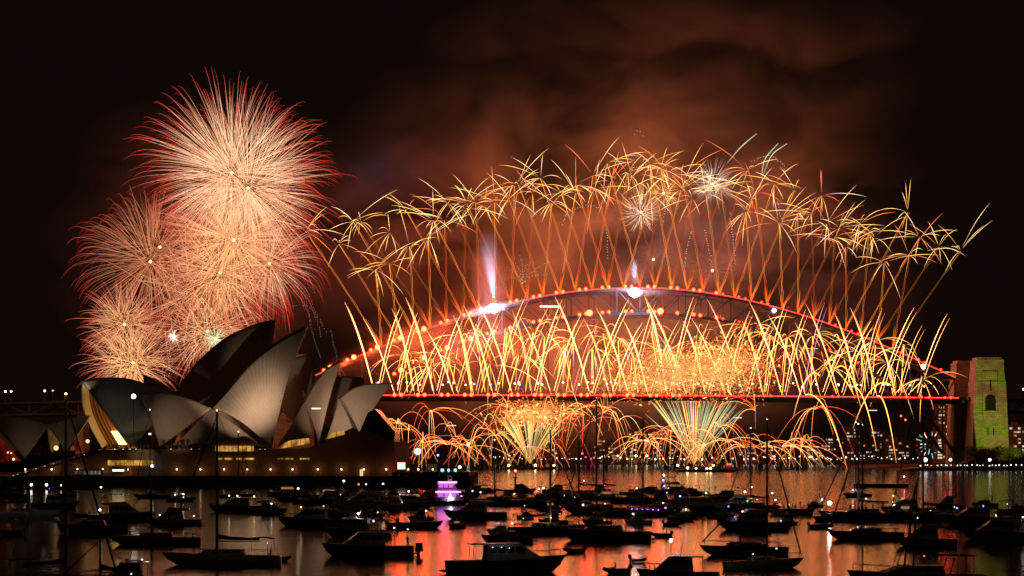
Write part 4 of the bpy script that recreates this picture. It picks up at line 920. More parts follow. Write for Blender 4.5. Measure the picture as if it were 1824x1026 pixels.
place(yacht(mlen(118, 915), 'navy', lr(205, 915), [(.28, -.2, 1.9, 'd', lr(4.2, 915)), (-.05, -.2, 2.1, 'd', lr(3, 915))], True, False, 'blue', ('d', lr(2.2, 915))), 1072, 915, LFT + .2, 'navy yacht with very tall mast left of the purple lit boat')
place(yacht(mlen(116, 918), 'black', lr(172, 918), [(-.1 + .08 * k, -.45, 1.55 - .05 * k, 'p', lr(1.8, 918)) for k in range(6)] + [(.42, -.1, 1.7, 'p', lr(3.6, 918)), (-.02, -.5, .9, 'd', lr(2.6, 918))], True, False, 'blue'), 1136, 919, RGT + .15, 'yacht with purple fairy lights along its rail, centre right')
place(yacht(mlen(132, 950), 'black', lr(184, 950), [(.08, -.2, 2.6, 'o', lr(2, 950)), (-.3, -.2, 2.5, 'd', lr(2, 950))], True, False, 'black', ('w', lr(1.6, 950))), 970, 950, RGT + .05, 'dark sloop with tall mast right of the red beacon')
place(motor(mlen(150, 963), 'black', 'open', [(-.2, -.5, 1.3, 'd', lr(3, 963)), (.0, -.45, 3, 'r', lr(2, 963)), (.06, -.45, 3, 'a', lr(2.6, 963))]), 1084, 963, LFT + .05, 'long black charter cruiser with slab sided hull in the centre')
place(dinghy(mlen(34, 957)), 1178, 957, LFT - .3, 'dinghy with an outboard behind the stern of the charter boat'); d = Dw(957); person('sit', (W(1187, 957, d).x, d, .42), LFT, 'person steering the dinghy behind the charter boat')
place(dinghy(mlen(34, 985)), 1022, 985, LFT, 'empty dinghy below the charter boat on the orange water')
place(dinghy(mlen(44, 1022)), 1098, 1022, LFT + .1, 'dinghy near the bottom edge with one rower'); d = Dw(1022); person('sit', (W(1096, 1022, d).x, d, .42), LFT, 'person sitting in the dinghy near the bottom edge')
place(dinghy(mlen(26, 1003), lights=[]), 1138, 1003, RGT, 'small inflatable left of the lamp topped cruiser')
place(motor(mlen(138, 1034), 'black', 'sedan', [(.12, 0, -1.6, 'W', lr(6, 1034))]), 1212, 1036, LFT + .1, 'lamp topped cruiser with raked windscreen at the bottom edge')
place(launch(mlen(34, 891), 'navy', 'police', [(.1, -.3, 4.0, 'b', lr(3.4, 891)), (.05, -.3, 7.0, 'W', lr(4.2, 891)), (.02, -.35, 5.6, 'b', lr(5, 891)), (.3, -.3, 2.2, 'b', lr(3.4, 891))]), 1178, 892, RGT + .9, 'patrol boat with flashing blue lights in mid harbour')
mb = place(motor(mlen(116, 914), 'black', 'sedan', [(-.3, -.3, -.2, 'b', lr(4.6, 914)), (.1, 0, -.9, 'o', lr(3, 914)), (.36, -.2, 1.6, 'r', lr(2, 914)), (.44, -.2, 1.5, 'b', lr(3, 914)), (-.48, 0, -1.9, 'w', lr(2.4, 914))]), 1246, 914, RGT + .05, 'long black cruiser carrying standing people and a blue lamp'); d = Dw(914)
person('stand', (W(1251, 914, d).x, d, 3.35), -1.2, 'taller of two people standing on the long black cruiser'); person('stand', (W(1260, 914, d + .8).x, d + .6, 2.9), .8, 'shorter of two people standing on the long black cruiser')
place(motor(mlen(72, 906), 'white', 'fly', [(-.3, 0, -.2, 'w', lr(2.6, 906))]), 1318, 906, LFT + .2, 'pale flybridge cruiser right of the standing people')
place(motor(mlen(118, 944), 'black', 'fly', [(.28, -.3, 2.2, 'b', lr(2.4, 944)), (.1, -.3, 2.2, 'b', lr(2.8, 944)), (.15, 0, -1.4, 'W', lr(3, 944)), (-.1, -.4, 2.4, 'a', lr(4.5, 944)), (-.44, -.3, 1.5, 'd', lr(3, 944))]), 1344, 944, LFT + .1, 'black flybridge cruiser with two low blue lights')
place(dinghy(mlen(30, 936)), 1198, 937, RGT, 'dinghy in the shadow right of the purple lit yacht')
place(yacht(mlen(150, 988), 'navy', lr(96, 988), [], False, False, 'blue'), 1330, 988, LFT + .12, 'navy yacht with pointed bow over the bright orange water')
place(yacht(mlen(140, 1012), 'cream', lr(262, 1012), [(.16, -.4, 2.3, 'a', lr(4.6, 1012)), (-.16, -.4, 1.7, 'd', lr(3.2, 1012))], True, False, 'black', ('w', lr(1.6, 1012))), 1356, 1012, RGT + .1, 'cream hulled yacht, bow right, with a lit cabin port')
place(yacht(mlen(90, 905), 'black', lr(140, 905), [(.1, -.4, 2, 'g', lr(3, 905)), (-.1, -.4, 2.2, 'w', lr(2.6, 905))], True, False, 'black', ('w', lr(2.2, 905))), 1344, 908, LFT + .3, 'black yacht with small green light beside the pale flybridge cruiser')
ob_ = place(launch(mlen(78, 917), 'black', 'barge', [(-.45, 0, 4.6, 'w', lr(3, 917)), (-.4, -.4, 3.2, 'w', lr(3, 917)), (-.3, -.4, 2.2, 'r', lr(3, 917)), (-.1, -.5, 2.2, 'w', lr(2.8, 917))]), 1410, 917, RGT, 'flat black barge crowded with seated people, right of centre'); d = Dw(917)
for i in range(9): person('sit' if i % 3 else 'stand', (W(1380 + 7.6 * i, 917, d).x, d + random.uniform(-1, 1), 1.3 + (.1 if i % 3 else 0)), random.uniform(0, 6), f'dark figure on the crowded flat barge, {nth(i)} from the left')
place(motor(mlen(28, 902), 'navy', 'open', [(-.45, 0, -.5, 'w', lr(3.4, 902)), (-.4, -.3, 1.4, 'g', lr(2, 902))]), 1452, 903, LFT, 'tiny open boat with green and white lights right of the barge')
place(yacht(mlen(140, 925), 'black', lr(168, 925), [(.44, 0, 3.3, 'W', lr(8, 925)), (.43, -.1, 1.7, 'r', lr(2.2, 925)), (-.02, 0, 4.2, 'w', lr(2.4, 925)), (-.36, 0, 3.5, 'w', lr(2.8, 925))], False, False, 'black', ('w', lr(2, 925))), 1540, 926, LFT + .1, 'crowded black yacht with a dazzling white bow light'); d = Dw(925)
for i in range(8): person('sit' if i % 2 else 'stand', (W(1514 + 10 * i, 925, d).x, d + random.uniform(-.8, .8), 1.5 if i % 2 == 0 else 1.75), random.uniform(0, 6), f'dark figure aboard the yacht with the dazzling bow light, {nth(i)} from the bow')
place(yacht(mlen(130, 959), 'black', lr(200, 959), [(.2, -.45, 1.4, 'd', lr(2.4, 959)), (.1, -.4, 1.8, 'd', lr(2.8, 959)), (-.02, -.4, 1.8, 'a', lr(2.6, 959))], True, False, 'black', ('w', lr(1.6, 959))), 1546, 960, LFT + .06, 'black yacht with row of dim port lights on red water')
place(dinghy(mlen(40, 942), 'grey', True), 1462, 941, RGT, 'dinghy nosing up to the bow of the port lit yacht')
place(launch(mlen(98, 868), 'black', 'barge', [(-.40, 0, 3.6, 'w', lr(2.8, 868)), (.43, 0, 4.0, 'w', lr(3, 868))]), 1568, 868, RGT, 'far black work barge with lamps at both ends'); 
place(motor(mlen(90, 914), 'navy', 'sedan', [(.1, -.3, -.2, 'r', lr(2.6, 914)), (.3, 0, -.8, 'o', lr(2.4, 914)), (.32, 0, 1.6, 'w', lr(3, 914))]), 1618, 915, LFT, 'navy cruiser with small red lamp left of the white lamped flybridge')
place(yacht(mlen(118, 926), 'black', lr(270, 926), [(-.44, -.2, 2.4, 'b', lr(3.6, 926)), (-.40, -.2, 2.6, 'd', lr(2.4, 926)), (-.05, -.3, 1.8, 'd', lr(3.2, 926))], False, False, 'black', ('W', lr(8, 926)), 0, 3), 1654, 927, LFT - .1, 'yacht with the tallest mast, brilliant white masthead lamp, at right')
place(motor(mlen(102, 973), 'white', 'fly', [(.02, 0, .01, 'W', lr(5, 973)), (-.02, -.42, 3.0, 'r', lr(3.4, 973)), (.15, -.3, 4.0, 'd', lr(3, 973))]), 1652, 973, LFT + .15, 'pale flybridge cruiser with brilliant white lamp and a red lamp')
place(motor(mlen(112, 932), 'black', 'sedan', [(-.1, -.3, -.2, 'b', lr(3, 932)), (.2, -.4, 1.7, 'w', lr(2.6, 932)), (-.3, -.4, 1.6, 'w', lr(2.6, 932))]), 1742, 934, LFT, 'long black cruiser in front of the green water reflection')
place(motor(mlen(124, 960), 'grey', 'sedan', [(.2, -.4, 1.2, 'd', lr(2, 960)), (-.3, 0, -.4, 'w', lr(2.8, 960)), (-.46, 0, -.7, 'o', lr(3.4, 960))]), 1784, 961, LFT + .1, 'grey cruiser cut by the right frame edge')
place(motor(mlen(230, 1046), 'black', 'open', [(-.05, -.3, 3.2, 'r', lr(3, 1036))]), 1640, 1050, LFT + .05, 'large dark cruiser at bottom right with one red lamp')
place(yacht(mlen(120, 1052), 'black', lr(205, 1052), [], False, False, 'black', None, -9), 1600, 1056, R(-80), 'near yacht at the bottom right seen end on with leaning mast')
place(yacht(mlen(60, 884), 'black', lr(130, 884), [(.2, 0, 2, 'w', lr(2, 884))], True, False, 'black', ('w', lr(2, 884))), 1528, 885, LFT + .4, 'distant yacht with pale masthead lamp beyond the crowded yacht')
# more boats lying behind, in the shadow of the sea wall and among the others
EX = [(512, 892, 'm'), (585, 889, 'm'), (700, 890, 'm'), (765, 893, 'm'), (835, 886, 'm'), (930, 893, 'm'), (1010, 897, 'm'), (1108, 893, 'm'), (1215, 897, 'm'), (1296, 893, 'm'), (1690, 905, 'm'), (1755, 903, 'm'), (1808, 915, 'm'), (272, 887, 'y'), (420, 886, 'y'), (1212, 928, 'm'), (120, 884, 'y'), (24, 886, 'm')]
for q in range(34):
    X = 842 + (1460 - 842) * (q + .5) / 34 if q < 24 else 470 + 38 * (q - 24); EX.append((round(X + random.uniform(-8, 8)) + q * .001, random.choice((878, 882, 890, 896, 902, 908, 911)) if q < 24 else random.choice((884, 897, 908, 916)), 'm'))
for q in range(18):
    X = 600 + 68 * q; EX.append((round(X + random.uniform(-22, 22)) + q * .001 + .0005, random.choice((919, 923, 928, 934, 940)), 'm'))
adjs = ['dim', 'low', 'dark', 'shadowed', 'faint', 'unlit']
for i, (X, Y, k) in enumerate(EX):
    px = random.uniform(34, 70) if Y < 917 else random.uniform(30, 52); lg = [(random.uniform(-.3, .3), -.3, random.uniform(1.6, 2.6), random.choice('wwodd'), lr(random.uniform(2, 2.8), Y))] if i % 3 == 0 else []
    b = motor(mlen(px, Y), random.choice(['white', 'navy', 'grey', 'black']), random.choice(['sedan', 'open', 'fly']), lg, 'lit' if i % 6 == 1 else None) if k == 'm' else yacht(mlen(px, Y), 'navy', lr({272: 156, 420: 116, 120: 100}[X], Y), lg, True, False, 'black', ('o' if X == 420 else 'w', lr(2, Y)))
    place(b, X, Y, random.choice([LFT, RGT]) + j(), f'{adjs[i % 6]} {"cruiser" if k == "m" else "yacht"} farther back in the anchorage, {nth(sorted(e[0] for e in EX).index(X))} of them from the left')
# beacon and firework barges
d = Dw(875); p = W(918, 875, d); t = thing('channel_beacon', 'channel marker pole with red lamp right of the promenade tip', 'beacon', (p.x, d, 0))
MB().tube([(0, 0, -2), (0, 0, 4.5)], .35, 8).build('pile', mat('timber_pile'), t); MB().tube([(0, 0, 4.5), (0, 0, 6.6)], .14, 6).build('post', steel, t); MB().tube([(0, 0, 4.5), (0, 0, 4.9)], .7, 10).build('platform', steel, t)
MB().ball((0, 0, 6.9), .42).build('lamp', glow('beacon_red', (1, .12, .05), 8), t)
def fbarge(X, d, Ln, label, lamps):
    t = thing('firework_barge', label, 'barge', (W(X, 0, d).x, d, 0))
    MB().prism([(-Ln / 2, 1.6), (-Ln / 2 + 1.2, -.6), (Ln / 2 - 1.2, -.6), (Ln / 2, 1.6)], -6, 6).build('hull', HULLM['black'], t)
    rk = MB()
    for k in range(9): rk.box(-Ln * .3 + k * Ln * .07, -Ln * .3 + k * Ln * .07 + 1.2, -3, 3, 1.6, 2.7)
    rk.build('mortar_rack', steel, t); MB().box(Ln * .30, Ln * .40, -3, 3, 1.6, 4.2).build('cabin', HULLM['grey'], t)
    for x, z, k, r in lamps: light(t, (x * Ln, -5, z), k, r)
fbarge(1258, 1290, 40, 'dark firework barge with small flames, nearest of three', [(-.32, 2.6, 'o', .8), (-.18, 2.4, 'o', .6), (.0, 2.2, 'o', .7), (.06, 2.3, 'o', .7), (.34, 5.0, 'r', .6), (.38, 5.0, 'r', .6)])
fbarge(1238, 1480, 34, 'firework barge under the widest green and white spray', [(-.4, 3, 'o', .9), (.4, 3, 'o', .8)])
fbarge(944, 1470, 40, 'firework barge under the smaller left spray', [(-.4, 3, 'o', .9), (.1, 3, 'o', .9), (.45, 3, 'o', .8)])

# ================================================================ FIREWORKS
YEL = (6.0, 1.75, .26); PALE = (6.0, 2.3, .62); ORA = (2.6, .30, .03); RED = (1.5, .13, .05); WHT = (1.2, .95, .75); GRN = (.62, .95, .40)
UY = (2.3, 1.25, .36); UP = (2.3, 1.5, .62); UO = (2.0, .62, .12)
def cm(c, k): return tuple(x * k for x in c)
def rnd_dir(): v = RNG.normal(size=3); return v / np.linalg.norm(v)
def npv(v): return np.array(v[:])
def arc(p0, v, g, T, n): t = np.linspace(0, T, n); return p0[None] + v[None] * t[:, None] + np.array([0, 0, -.5 * g])[None] * (t * t)[:, None]
def shell(X, Y, d, Rpx, n, label, stops, kmax=1.0, drop=.11, rad=.10, core=True, scat=.03, squash=1.0, r0=(.02, .3), hot=1.0):
    c0 = npv(W(X, Y, d)); k = d / F; items = []
    for i in range(int(n * 1.6)):
        c = c0 + rnd_dir() * Rpx * k * scat * random.random(); u = rnd_dir(); L_ = Rpx * k * random.uniform(.62, 1.0) * (1 + .08 * u[2]); t = np.linspace(0, 1, 11); s = 1 - np.exp(-2.3 * t); s /= s[-1]
        a0 = random.uniform(*r0); tt = a0 + (1 - a0) * t
        s = (1 - np.exp(-2.3 * tt)) / (1 - math.exp(-2.3))
        P = c + u[None] * (L_ * s)[:, None]; P[:, 2] -= drop * L_ * tt ** 2.6
        P += (RNG.normal(size=3) * .022 * L_)[None] * (tt ** 2)[:, None]
        col = lerpc(stops, tt) * random.uniform(.55, 1.25) * hot
        items.append((P, rad * (1.05 - .55 * tt), col))
    t = thing('firework_burst', label, 'firework', tuple(c0)); o = strands('star_trails', [(p - c0, r, q) for p, r, q in items], t)
    if core: MB().ball((0, 0, 0), 1.05, 8, 6).build('core', glow('burst_core', (1, .52, .16), 5), t)
    return t
ST_RED = [(0, cm((1, .48, .22), 1.7)), (.36, cm((1, .62, .36), 1.5)), (.50, cm((1, .40, .24), 1.2)), (.62, cm((1, .10, .045), 1.35)), (.92, cm((1, .055, .035), 1.0)), (1, cm((1, .05, .03), .4))]
ST_ORG = [(0, cm((1, .50, .16), 1.7)), (.36, cm((1, .46, .22), 1.35)), (.68, cm((1, .17, .08), 1.1)), (.9, cm((1, .07, .04), .9)), (1, cm((1, .06, .04), .35))]
ST_DRK = [(0, cm((1, .36, .14), 1.0)), (.5, cm((.9, .30, .17), .75)), (.74, cm((1, .10, .06), .95)), (.92, cm((1, .055, .04), .75)), (1, cm((1, .05, .03), .3))]
DL = 1330
shell(413, 308, DL, 200, 420, 'huge peach and red burst, uppermost over the white sails', ST_RED)
shell(442, 335, DL + 40, 192, 420, 'huge pink white burst with red tips beside the uppermost one', ST_RED)
shell(416, 428, DL - 30, 168, 300, 'dense peach burst in the middle of the left cluster', ST_ORG, scat=.12)
shell(392, 486, DL + 20, 150, 270, 'orange burst low in the left cluster, above the big dark sail', ST_ORG, scat=.15)
shell(268, 466, DL - 20, 168, 250, 'darker red brown burst at the left of the cluster', ST_DRK, drop=.2)
shell(285, 440, DL + 30, 120, 90, 'small coppery burst between the left and middle bursts', ST_DRK)
shell(222, 578, DL + 30, 92, 210, 'small red orange burst, upper of two above the south sail', ST_ORG, scat=.3)
shell(237, 646, DL - 10, 102, 300, 'small golden burst, lower of two above the south sail', ST_ORG, scat=.3)
shell(370, 590, DL + 50, 120, 210, 'golden burst half hidden behind the big dark sail', ST_ORG, scat=.3)
shell(480, 470, DL + 60, 120, 120, 'pale burst at the right of the left cluster', ST_RED, drop=.35)
shell(345, 520, DL + 10, 165, 110, 'loose orange burst filling the heart of the left cluster', ST_ORG, scat=.45, core=False)
shell(309, 599, DL - 40, 14, 40, 'tiny white crackle between the lower left bursts', [(0, cm(WHT, 1.6)), (1, cm(WHT, .6))], rad=.2)
shell(384, 604, DL - 10, 30, 60, 'pale green crackle at the edge of the big dark sail', [(0, cm((.9, 1, .6), 1.2)), (1, cm((.9, 1, .7), .4))], rad=.18)
def dots(name, label, paths, d, col, r=.17, parent=None):
    V = MB(); 
    for path in paths:
        pts = smooth_poly(path, max(3, int(sum(math.dist(a, b) for a, b in zip(path[:-1], path[1:])) / 4.4)))
        for x, y in pts:
            p = W(x, y, d) + Vector((random.gauss(0, .15), random.gauss(0, 3), random.gauss(0, .15))); V.add([p + Vector((r, 0, 0)), p + Vector((-r, 0, 0)), p + Vector((0, r, 0)), p + Vector((0, -r, 0)), p + Vector((0, 0, r)), p + Vector((0, 0, -r))], [(0, 2, 4), (2, 1, 4), (1, 3, 4), (3, 0, 4), (2, 0, 5), (1, 2, 5), (3, 1, 5), (0, 3, 5)])
    o = V.build(name, glow('strobe_' + label.split()[0], col, 1.1), parent); return tag(o, label, 'firework')
dots('strobe_trail', 'pale dotted strobe arcs falling right of the left bursts', [[(500, 510), (520, 500), (545, 515), (562, 560), (572, 600)], [(510, 480), (540, 520), (556, 590), (570, 636)], [(520, 545), (548, 545), (570, 570), (580, 590)], [(475, 450), (520, 470), (560, 520)], [(590, 590), (600, 640), (606, 670)], [(480, 400), (530, 440), (552, 500)]], DL, (.75, .95, .8), .15)
dots('strobe_trail', 'white dotted strobe lines dropping between the lower left bursts', [[(303, 610), (302, 640), (302, 670)], [(326, 600), (330, 630), (340, 660)], [(344, 560), (343, 600), (345, 630)], [(285, 590), (288, 620), (292, 668)]], DL - 30, (1, .9, .75), .28)

def palm(c, n, vlen, up, cols, items, rad=.38, g=9.8, spread=1.0, T=2.0):
    for q in range(n):
        u = rnd_dir(); u[2] = u[2] * .85 + up; u[0] *= spread; v = u * vlen / T * random.uniform(.45, 1.5)
        P = arc(c, v, g, T * random.uniform(.75, 1.1), 12)[1:]; t = np.linspace(0, 1, 11); base_ = random.choice(cols)
        col = lerpc([(0, cm(base_, .5)), (.3, cm(base_, 1.3)), (.6, cm(base_, 2.0)), (.85, cm(base_, 1.3)), (1, cm(base_, .5))], t)
        items.append((P, rad * np.interp(t, [0, .35, .7, 1], [.55, 1, .95, .45]), col))
# --- comets fanning from the crown of the arch, each ending in a palm of stars
ns = 33; k = 0
for i in range(ns):
    s = -192 + 384 * i / (ns - 1); u = s / 192
    for lean in (-1, 1):
        tilt = R(20 * u + 13.5 * lean + random.uniform(-3.5, 3.5)); ln_ = ((91 + 7 * u * u) if lean * u > 0 else (91 - 22 * u * u)) * random.uniform(.78, 1.08); gain = random.choice((.35, .6, .9, 1.1))
        b0 = npv(bp(s, ztop(s) + 2, -14 + random.uniform(-2, 2))); dv = npv(BU) * math.sin(tilt) + np.array([0, 0, math.cos(tilt)]) + npv(BN) * random.uniform(-.08, .08)
        tt = np.linspace(0, 1, 12); P = b0 + dv[None] * (ln_ * tt)[:, None]; P[:, 2] -= 3.0 * tt ** 2
        hue = 'gold' if random.random() < .72 else 'red'
        cc = (1.7, .52, .085) if hue == 'gold' else (1.7, .30, .07)
        side = 'left' if tilt < -.03 else 'right' if tilt > .03 else 'straight up'
        k += 1
        t = thing('comet_firework', f'{hue} palm comet climbing {side} from the arch crown, {nth(k - 1)} from the left', 'firework', tuple(b0), 0, 'comets fanning from the crown of the arch')
        its = [(P - b0, np.interp(tt, [0, .25, 1], [.19, .10, .09]), gain * lerpc([(0, cm(cc, 1.2)), (.2, cm(cc, .8)), (.7, cm(cc, .65)), (1, cm(YEL, .8))], tt)),
               (P - b0 + npv(BU)[None] * (.9 + .5 * np.sin(tt * 40))[:, None], .11, gain * lerpc([(0, cm(cc, .9)), (1, cm(cc, .55))], tt))]
        for q in range(5):                              # brush of sparks at the muzzle
            a = tilt + random.uniform(-.16, .16); e = npv(BU) * math.sin(a) + np.array([0, 0, math.cos(a)]); h_ = random.uniform(8, 20)
            its.append((np.array([e * 0, e * h_ * .5, e * h_]), [.3, .25, .08], [cm(ORA, .8), cm(ORA, .4), cm(ORA, .06)]))
        strands('rising_tail', its, t)
        its = []; palm(P[-1] - b0, random.randint(7, 10), 28, .32, [UY, UY, UP, UP, UO] if hue == 'gold' else [(2.2, .5, .2), UY, (2.0, .35, .16), UP], its, .10, 4.8)
        strands('star_trails', its, t)
# --- bright straight comets crossing above the deck
k = 0; nd = 29
for i in range(nd):
    s = -196 + 404 * i / (nd - 1)
    for lean in (-1, 1):
        if (i == nd - 1 and lean == -1): continue
        tilt = R(14.5 * lean + random.uniform(-6, 6)); ln_ = random.uniform(46, 70) + 10 * (1 - (s / 200) ** 2); gain = random.uniform(.5, 1.15); b0 = npv(bp(s + lean * 1.5, zdeck(s) + 3, -20)); tt = np.linspace(0, 1, 10)
        dv = npv(BU) * math.sin(tilt) + np.array([0, 0, math.cos(tilt)]) + npv(BN) * random.uniform(-.1, .05); Q = dv[None] * (ln_ * tt)[:, None]; Q = Q + npv(BU)[None] * (math.copysign(4.0, tilt) * tt ** 3)[:, None]; Q[:, 2] -= 3.5 * tt ** 3
        c = (4.6, 1.75, .6) if random.random() < .9 else ((2.4, .36, .25) if random.random() < .6 else (1.4, .5, .7)); st_ = lerpc([(0, cm(c, 2.6)), (.6, cm(c, 3.4)), (.9, cm(c, 2.4)), (1, cm(c, .9))], tt)
        r_ = np.interp(tt, [0, .7, 1], [.09, .14, .05]); k += 1
        t = strands('deck_comet', [(Q, r_, st_ * gain), (Q + npv(BU)[None] * (1.1 + 1.0 * tt)[:, None] + np.array([0, 0, -3.0]), r_ * .7, st_ * .75 * gain)]); t.location = tuple(b0)
        tag(t, f'straight pale comet leaning {"left" if lean < 0 else "right"} above the deck, {nth(k - 1)} from the left', 'firework', 'crossing comets above the bridge deck')
# --- low golden palms inside the arch
k = 0
for i in range(36):
    X = 700 + (1640 - 700) * (i + .5) / 36 + random.uniform(-8, 8); s = bs(X); zc = random.uniform(82, 112) - 26 * max(0, abs(s) / HS - .25); c = npv(bp(s, zc, random.uniform(-22, 4))); k += 1
    t = thing('palm_firework', f'golden palm of drooping stars inside the arch, {nth(k - 1)} from the left', 'firework', tuple(c), 0, 'golden palms inside the arch')
    its = []; palm(c * 0, random.randint(7, 11), 24, .38, [(4.4, 1.5, .3), UP, (3.6, .9, .14), PALE, (2, .7, .15)], its, .105, 9.0, 1.35, 2.3); strands('star_trails', its, t)
    b0 = npv(bp(s + random.uniform(-9, 9), zdeck(s) + 2, -12)) - c; tt = np.linspace(0, 1, 6)[:, None]; strands('rising_tail', [(b0[None] * (1 - tt), .22, lerpc([(0, cm(YEL, .9)), (1, cm(YEL, 1.3))], tt[:, 0]))], t)
# --- palms below the deck falling to the water
k = 0
for i in range(36):
    X = 694 + (1440 - 694) * (i + .5) / 36 + random.uniform(-8, 8); s = bs(X); c = npv(bp(s, random.uniform(16, 47), random.uniform(-40, -28))); k += 1
    t = thing('fountain_firework', f'arching yellow fountain under the bridge deck, {nth(k - 1)} from the left', 'firework', tuple(c), 0, 'yellow fountains under the bridge deck')
    its = []
    for q in range(random.randint(6, 12)):
        a = random.uniform(-1.3, 1.3); sp_ = random.uniform(4, 21); v = npv(BU) * math.sin(a) * sp_ + np.array([0, 0, max(2, math.cos(a) * sp_ * .8)]) + npv(BN) * random.uniform(-3, 3); T = random.uniform(1.9, 3.3)
        P = arc(c * 0, v, 11, T, 14); P = P[P[:, 2] + c[2] > 1.2]
        if len(P) < 4: continue
        tt = np.linspace(0, 1, len(P)); bc = random.choice([(3.6, 1.35, .3), (3.6, 1.6, .5), (3.2, 1.0, .25), (3, .6, .14), (2.4, .25, .08)])
        its.append((P, random.uniform(.06, .115) * (1 - .4 * tt), lerpc([(0, cm(bc, 1.0)), (.5, cm(bc, 1.7)), (1, cm(bc, .7))], tt)))
    strands('star_trails', its, t)
k = 0
for X, sg in ((1420, 1), (1475, 1), (1500, 1), (1545, 1), (1570, -1), (1445, -1)):  # long falling arcs at the right
    s = bs(X); c = npv(bp(s, zdeck(s) + random.uniform(0, 22), -26)); v = npv(BU) * sg * random.uniform(4, 10) + np.array([0, 0, random.uniform(2, 8)]); P = arc(c * 0, v, 10, random.uniform(3.0, 3.7), 16); tt = np.linspace(0, 1, 16); k += 1
    t = strands('falling_star', [(P, .34 * (1 - .4 * tt), lerpc([(0, cm(YEL, 1.2)), (.6, cm(YEL, 1.5)), (1, cm((1, .5, .2), .6))], tt))]); t.location = tuple(c)
    tag(t, f'single yellow star falling past the right part of the deck, {nth(k - 1)} of six', 'firework', 'stars falling past the deck')
# --- gold glitter and the sprays from the barges
def glitter(X, Y, d, rx, rz, n, label):
    c = npv(W(X, Y, d)); k = d / F; its = []
    for i in range(n):
        p = RNG.normal(size=3) * np.array([rx * k * .42, 14, rz * k * .42]); e = rnd_dir() * random.uniform(.8, 2.6); b = random.uniform(.35, 1.5) * (2.6 if random.random() < .06 else 1)
        its.append((np.array([p, p + e]), .16 if b < 1.5 else .5, [cm((2.2, .56, .12), b), cm((2.2, .46, .08), b * .6)]))
    t = thing('glitter_firework', label, 'firework', tuple(c)); strands('glitter', its, t)
    its = []
    for i in range(n // 16):
        e = rnd_dir() * np.array([rx * k, 16, rz * k]) * random.uniform(.5, 1.05); tt = np.linspace(0, 1, 5)[:, None]; its.append((e[None] * (.25 + .75 * tt), .16, lerpc([(0, cm((1, .62, .25), .9)), (1, cm((1, .4, .1), .3))], tt[:, 0])))
    strands('star_trails', its, t)
glitter(1240, 664, 1440, 150, 52, 3400, 'wide dense gold glitter burst over the deck right of centre')
glitter(1300, 640, 1450, 100, 55, 1300, 'loose gold glitter right of the widest burst')
glitter(1150, 680, 1450, 90, 32, 1300, 'flat gold glitter left of the widest burst')
glitter(950, 738, 1432, 82, 30, 1500, 'gold glitter cloud under the deck over the smaller spray')
def spray(X, Y, d, wpx, hpx, n, label, cols):
    c = npv(W(X, Y, d)); k = d / F; its = []
    for i in range(n):
        f = random.uniform(-1, 1); h_ = hpx * random.uniform(.72, 1.04) * (1 - .12 * f * f); tt = np.linspace(0, 1, 9)
        P = np.stack([f * wpx * k * (tt * .85 + .15 * tt ** 2), RNG.normal() * 7 * tt, h_ * k * tt * (1.1 - .1 * tt)], 1); cc = random.choice(cols)
        its.append((P, .06 + .15 * tt, lerpc([(0, cm((1, .4, .1), .7)), (.3, cm((.95, .6, .2), .8)), (.75, cm(cc, 1.1)), (1, cm(cc, .35))], tt)))
    t = thing('spray_firework', label, 'firework', tuple(c)); strands('star_trails', its, t)
spray(1236, 828, 1478, 86, 132, 85, 'widest green and white fan spray rising from a barge', [GRN, (.8, 1, .6), WHT, YEL, (.5, .95, .45)])
spray(944, 826, 1470, 62, 96, 60, 'smaller greenish fan spray rising from the left barge', [GRN, (.7, .95, .4), YEL])
# --- single small bursts over the crown
shell(1142, 378, 1470, 52, 70, 'white gold half burst with pale plumes above the arch crown', [(0, cm(WHT, 1.2)), (.6, cm((1.4, .7, .2), .9)), (1, cm((1.4, .7, .2), .3))], rad=.17, drop=-.15)
shell(1141, 384, 1476, 58, 130, 'dim maroon burst behind the white gold half burst', [(0, cm((1, .3, .22), .45)), (1, cm((.8, .12, .1), .12))], rad=.18, core=False)
shell(1269, 328, 1470, 58, 110, 'pink white burst high on the right of the crown', [(0, cm(WHT, 1.1)), (.4, cm((1, .5, .4), .6)), (1, cm((1, .3, .2), .2))], rad=.17)
shell(1164, 462, 1480, 44, 90, 'faint red burst, left of two above the arch', [(0, cm((1, .3, .2), .4)), (1, cm((1, .15, .1), .1))], rad=.18)
shell(1269, 482, 1480, 48, 90, 'faint red burst, right of two above the arch', [(0, cm((1, .3, .2), .4)), (1, cm((1, .15, .1), .1))], rad=.18)
shell(1182, 344, 1468, 40, 40, 'small golden spray with flat plumes near the crown', [(0, cm((1.4, .8, .3), 1.2)), (1, cm((1.4, .6, .15), .4))], rad=.15)
dots('strobe_trail', 'greenish dotted palm floating above the left half of the arch', [[(931, 504), (925, 480), (918, 470)], [(931, 504), (936, 475), (950, 466)], [(931, 504), (950, 492), (975, 488)], [(931, 504), (915, 494), (900, 498)], [(931, 504), (940, 492), (968, 470), (980, 468)], [(931, 504), (922, 488), (908, 482)], [(931, 504), (930, 470), (926, 456)], [(938, 520), (936, 500), (940, 480)]], 1466, (.75, .85, .45), .3)
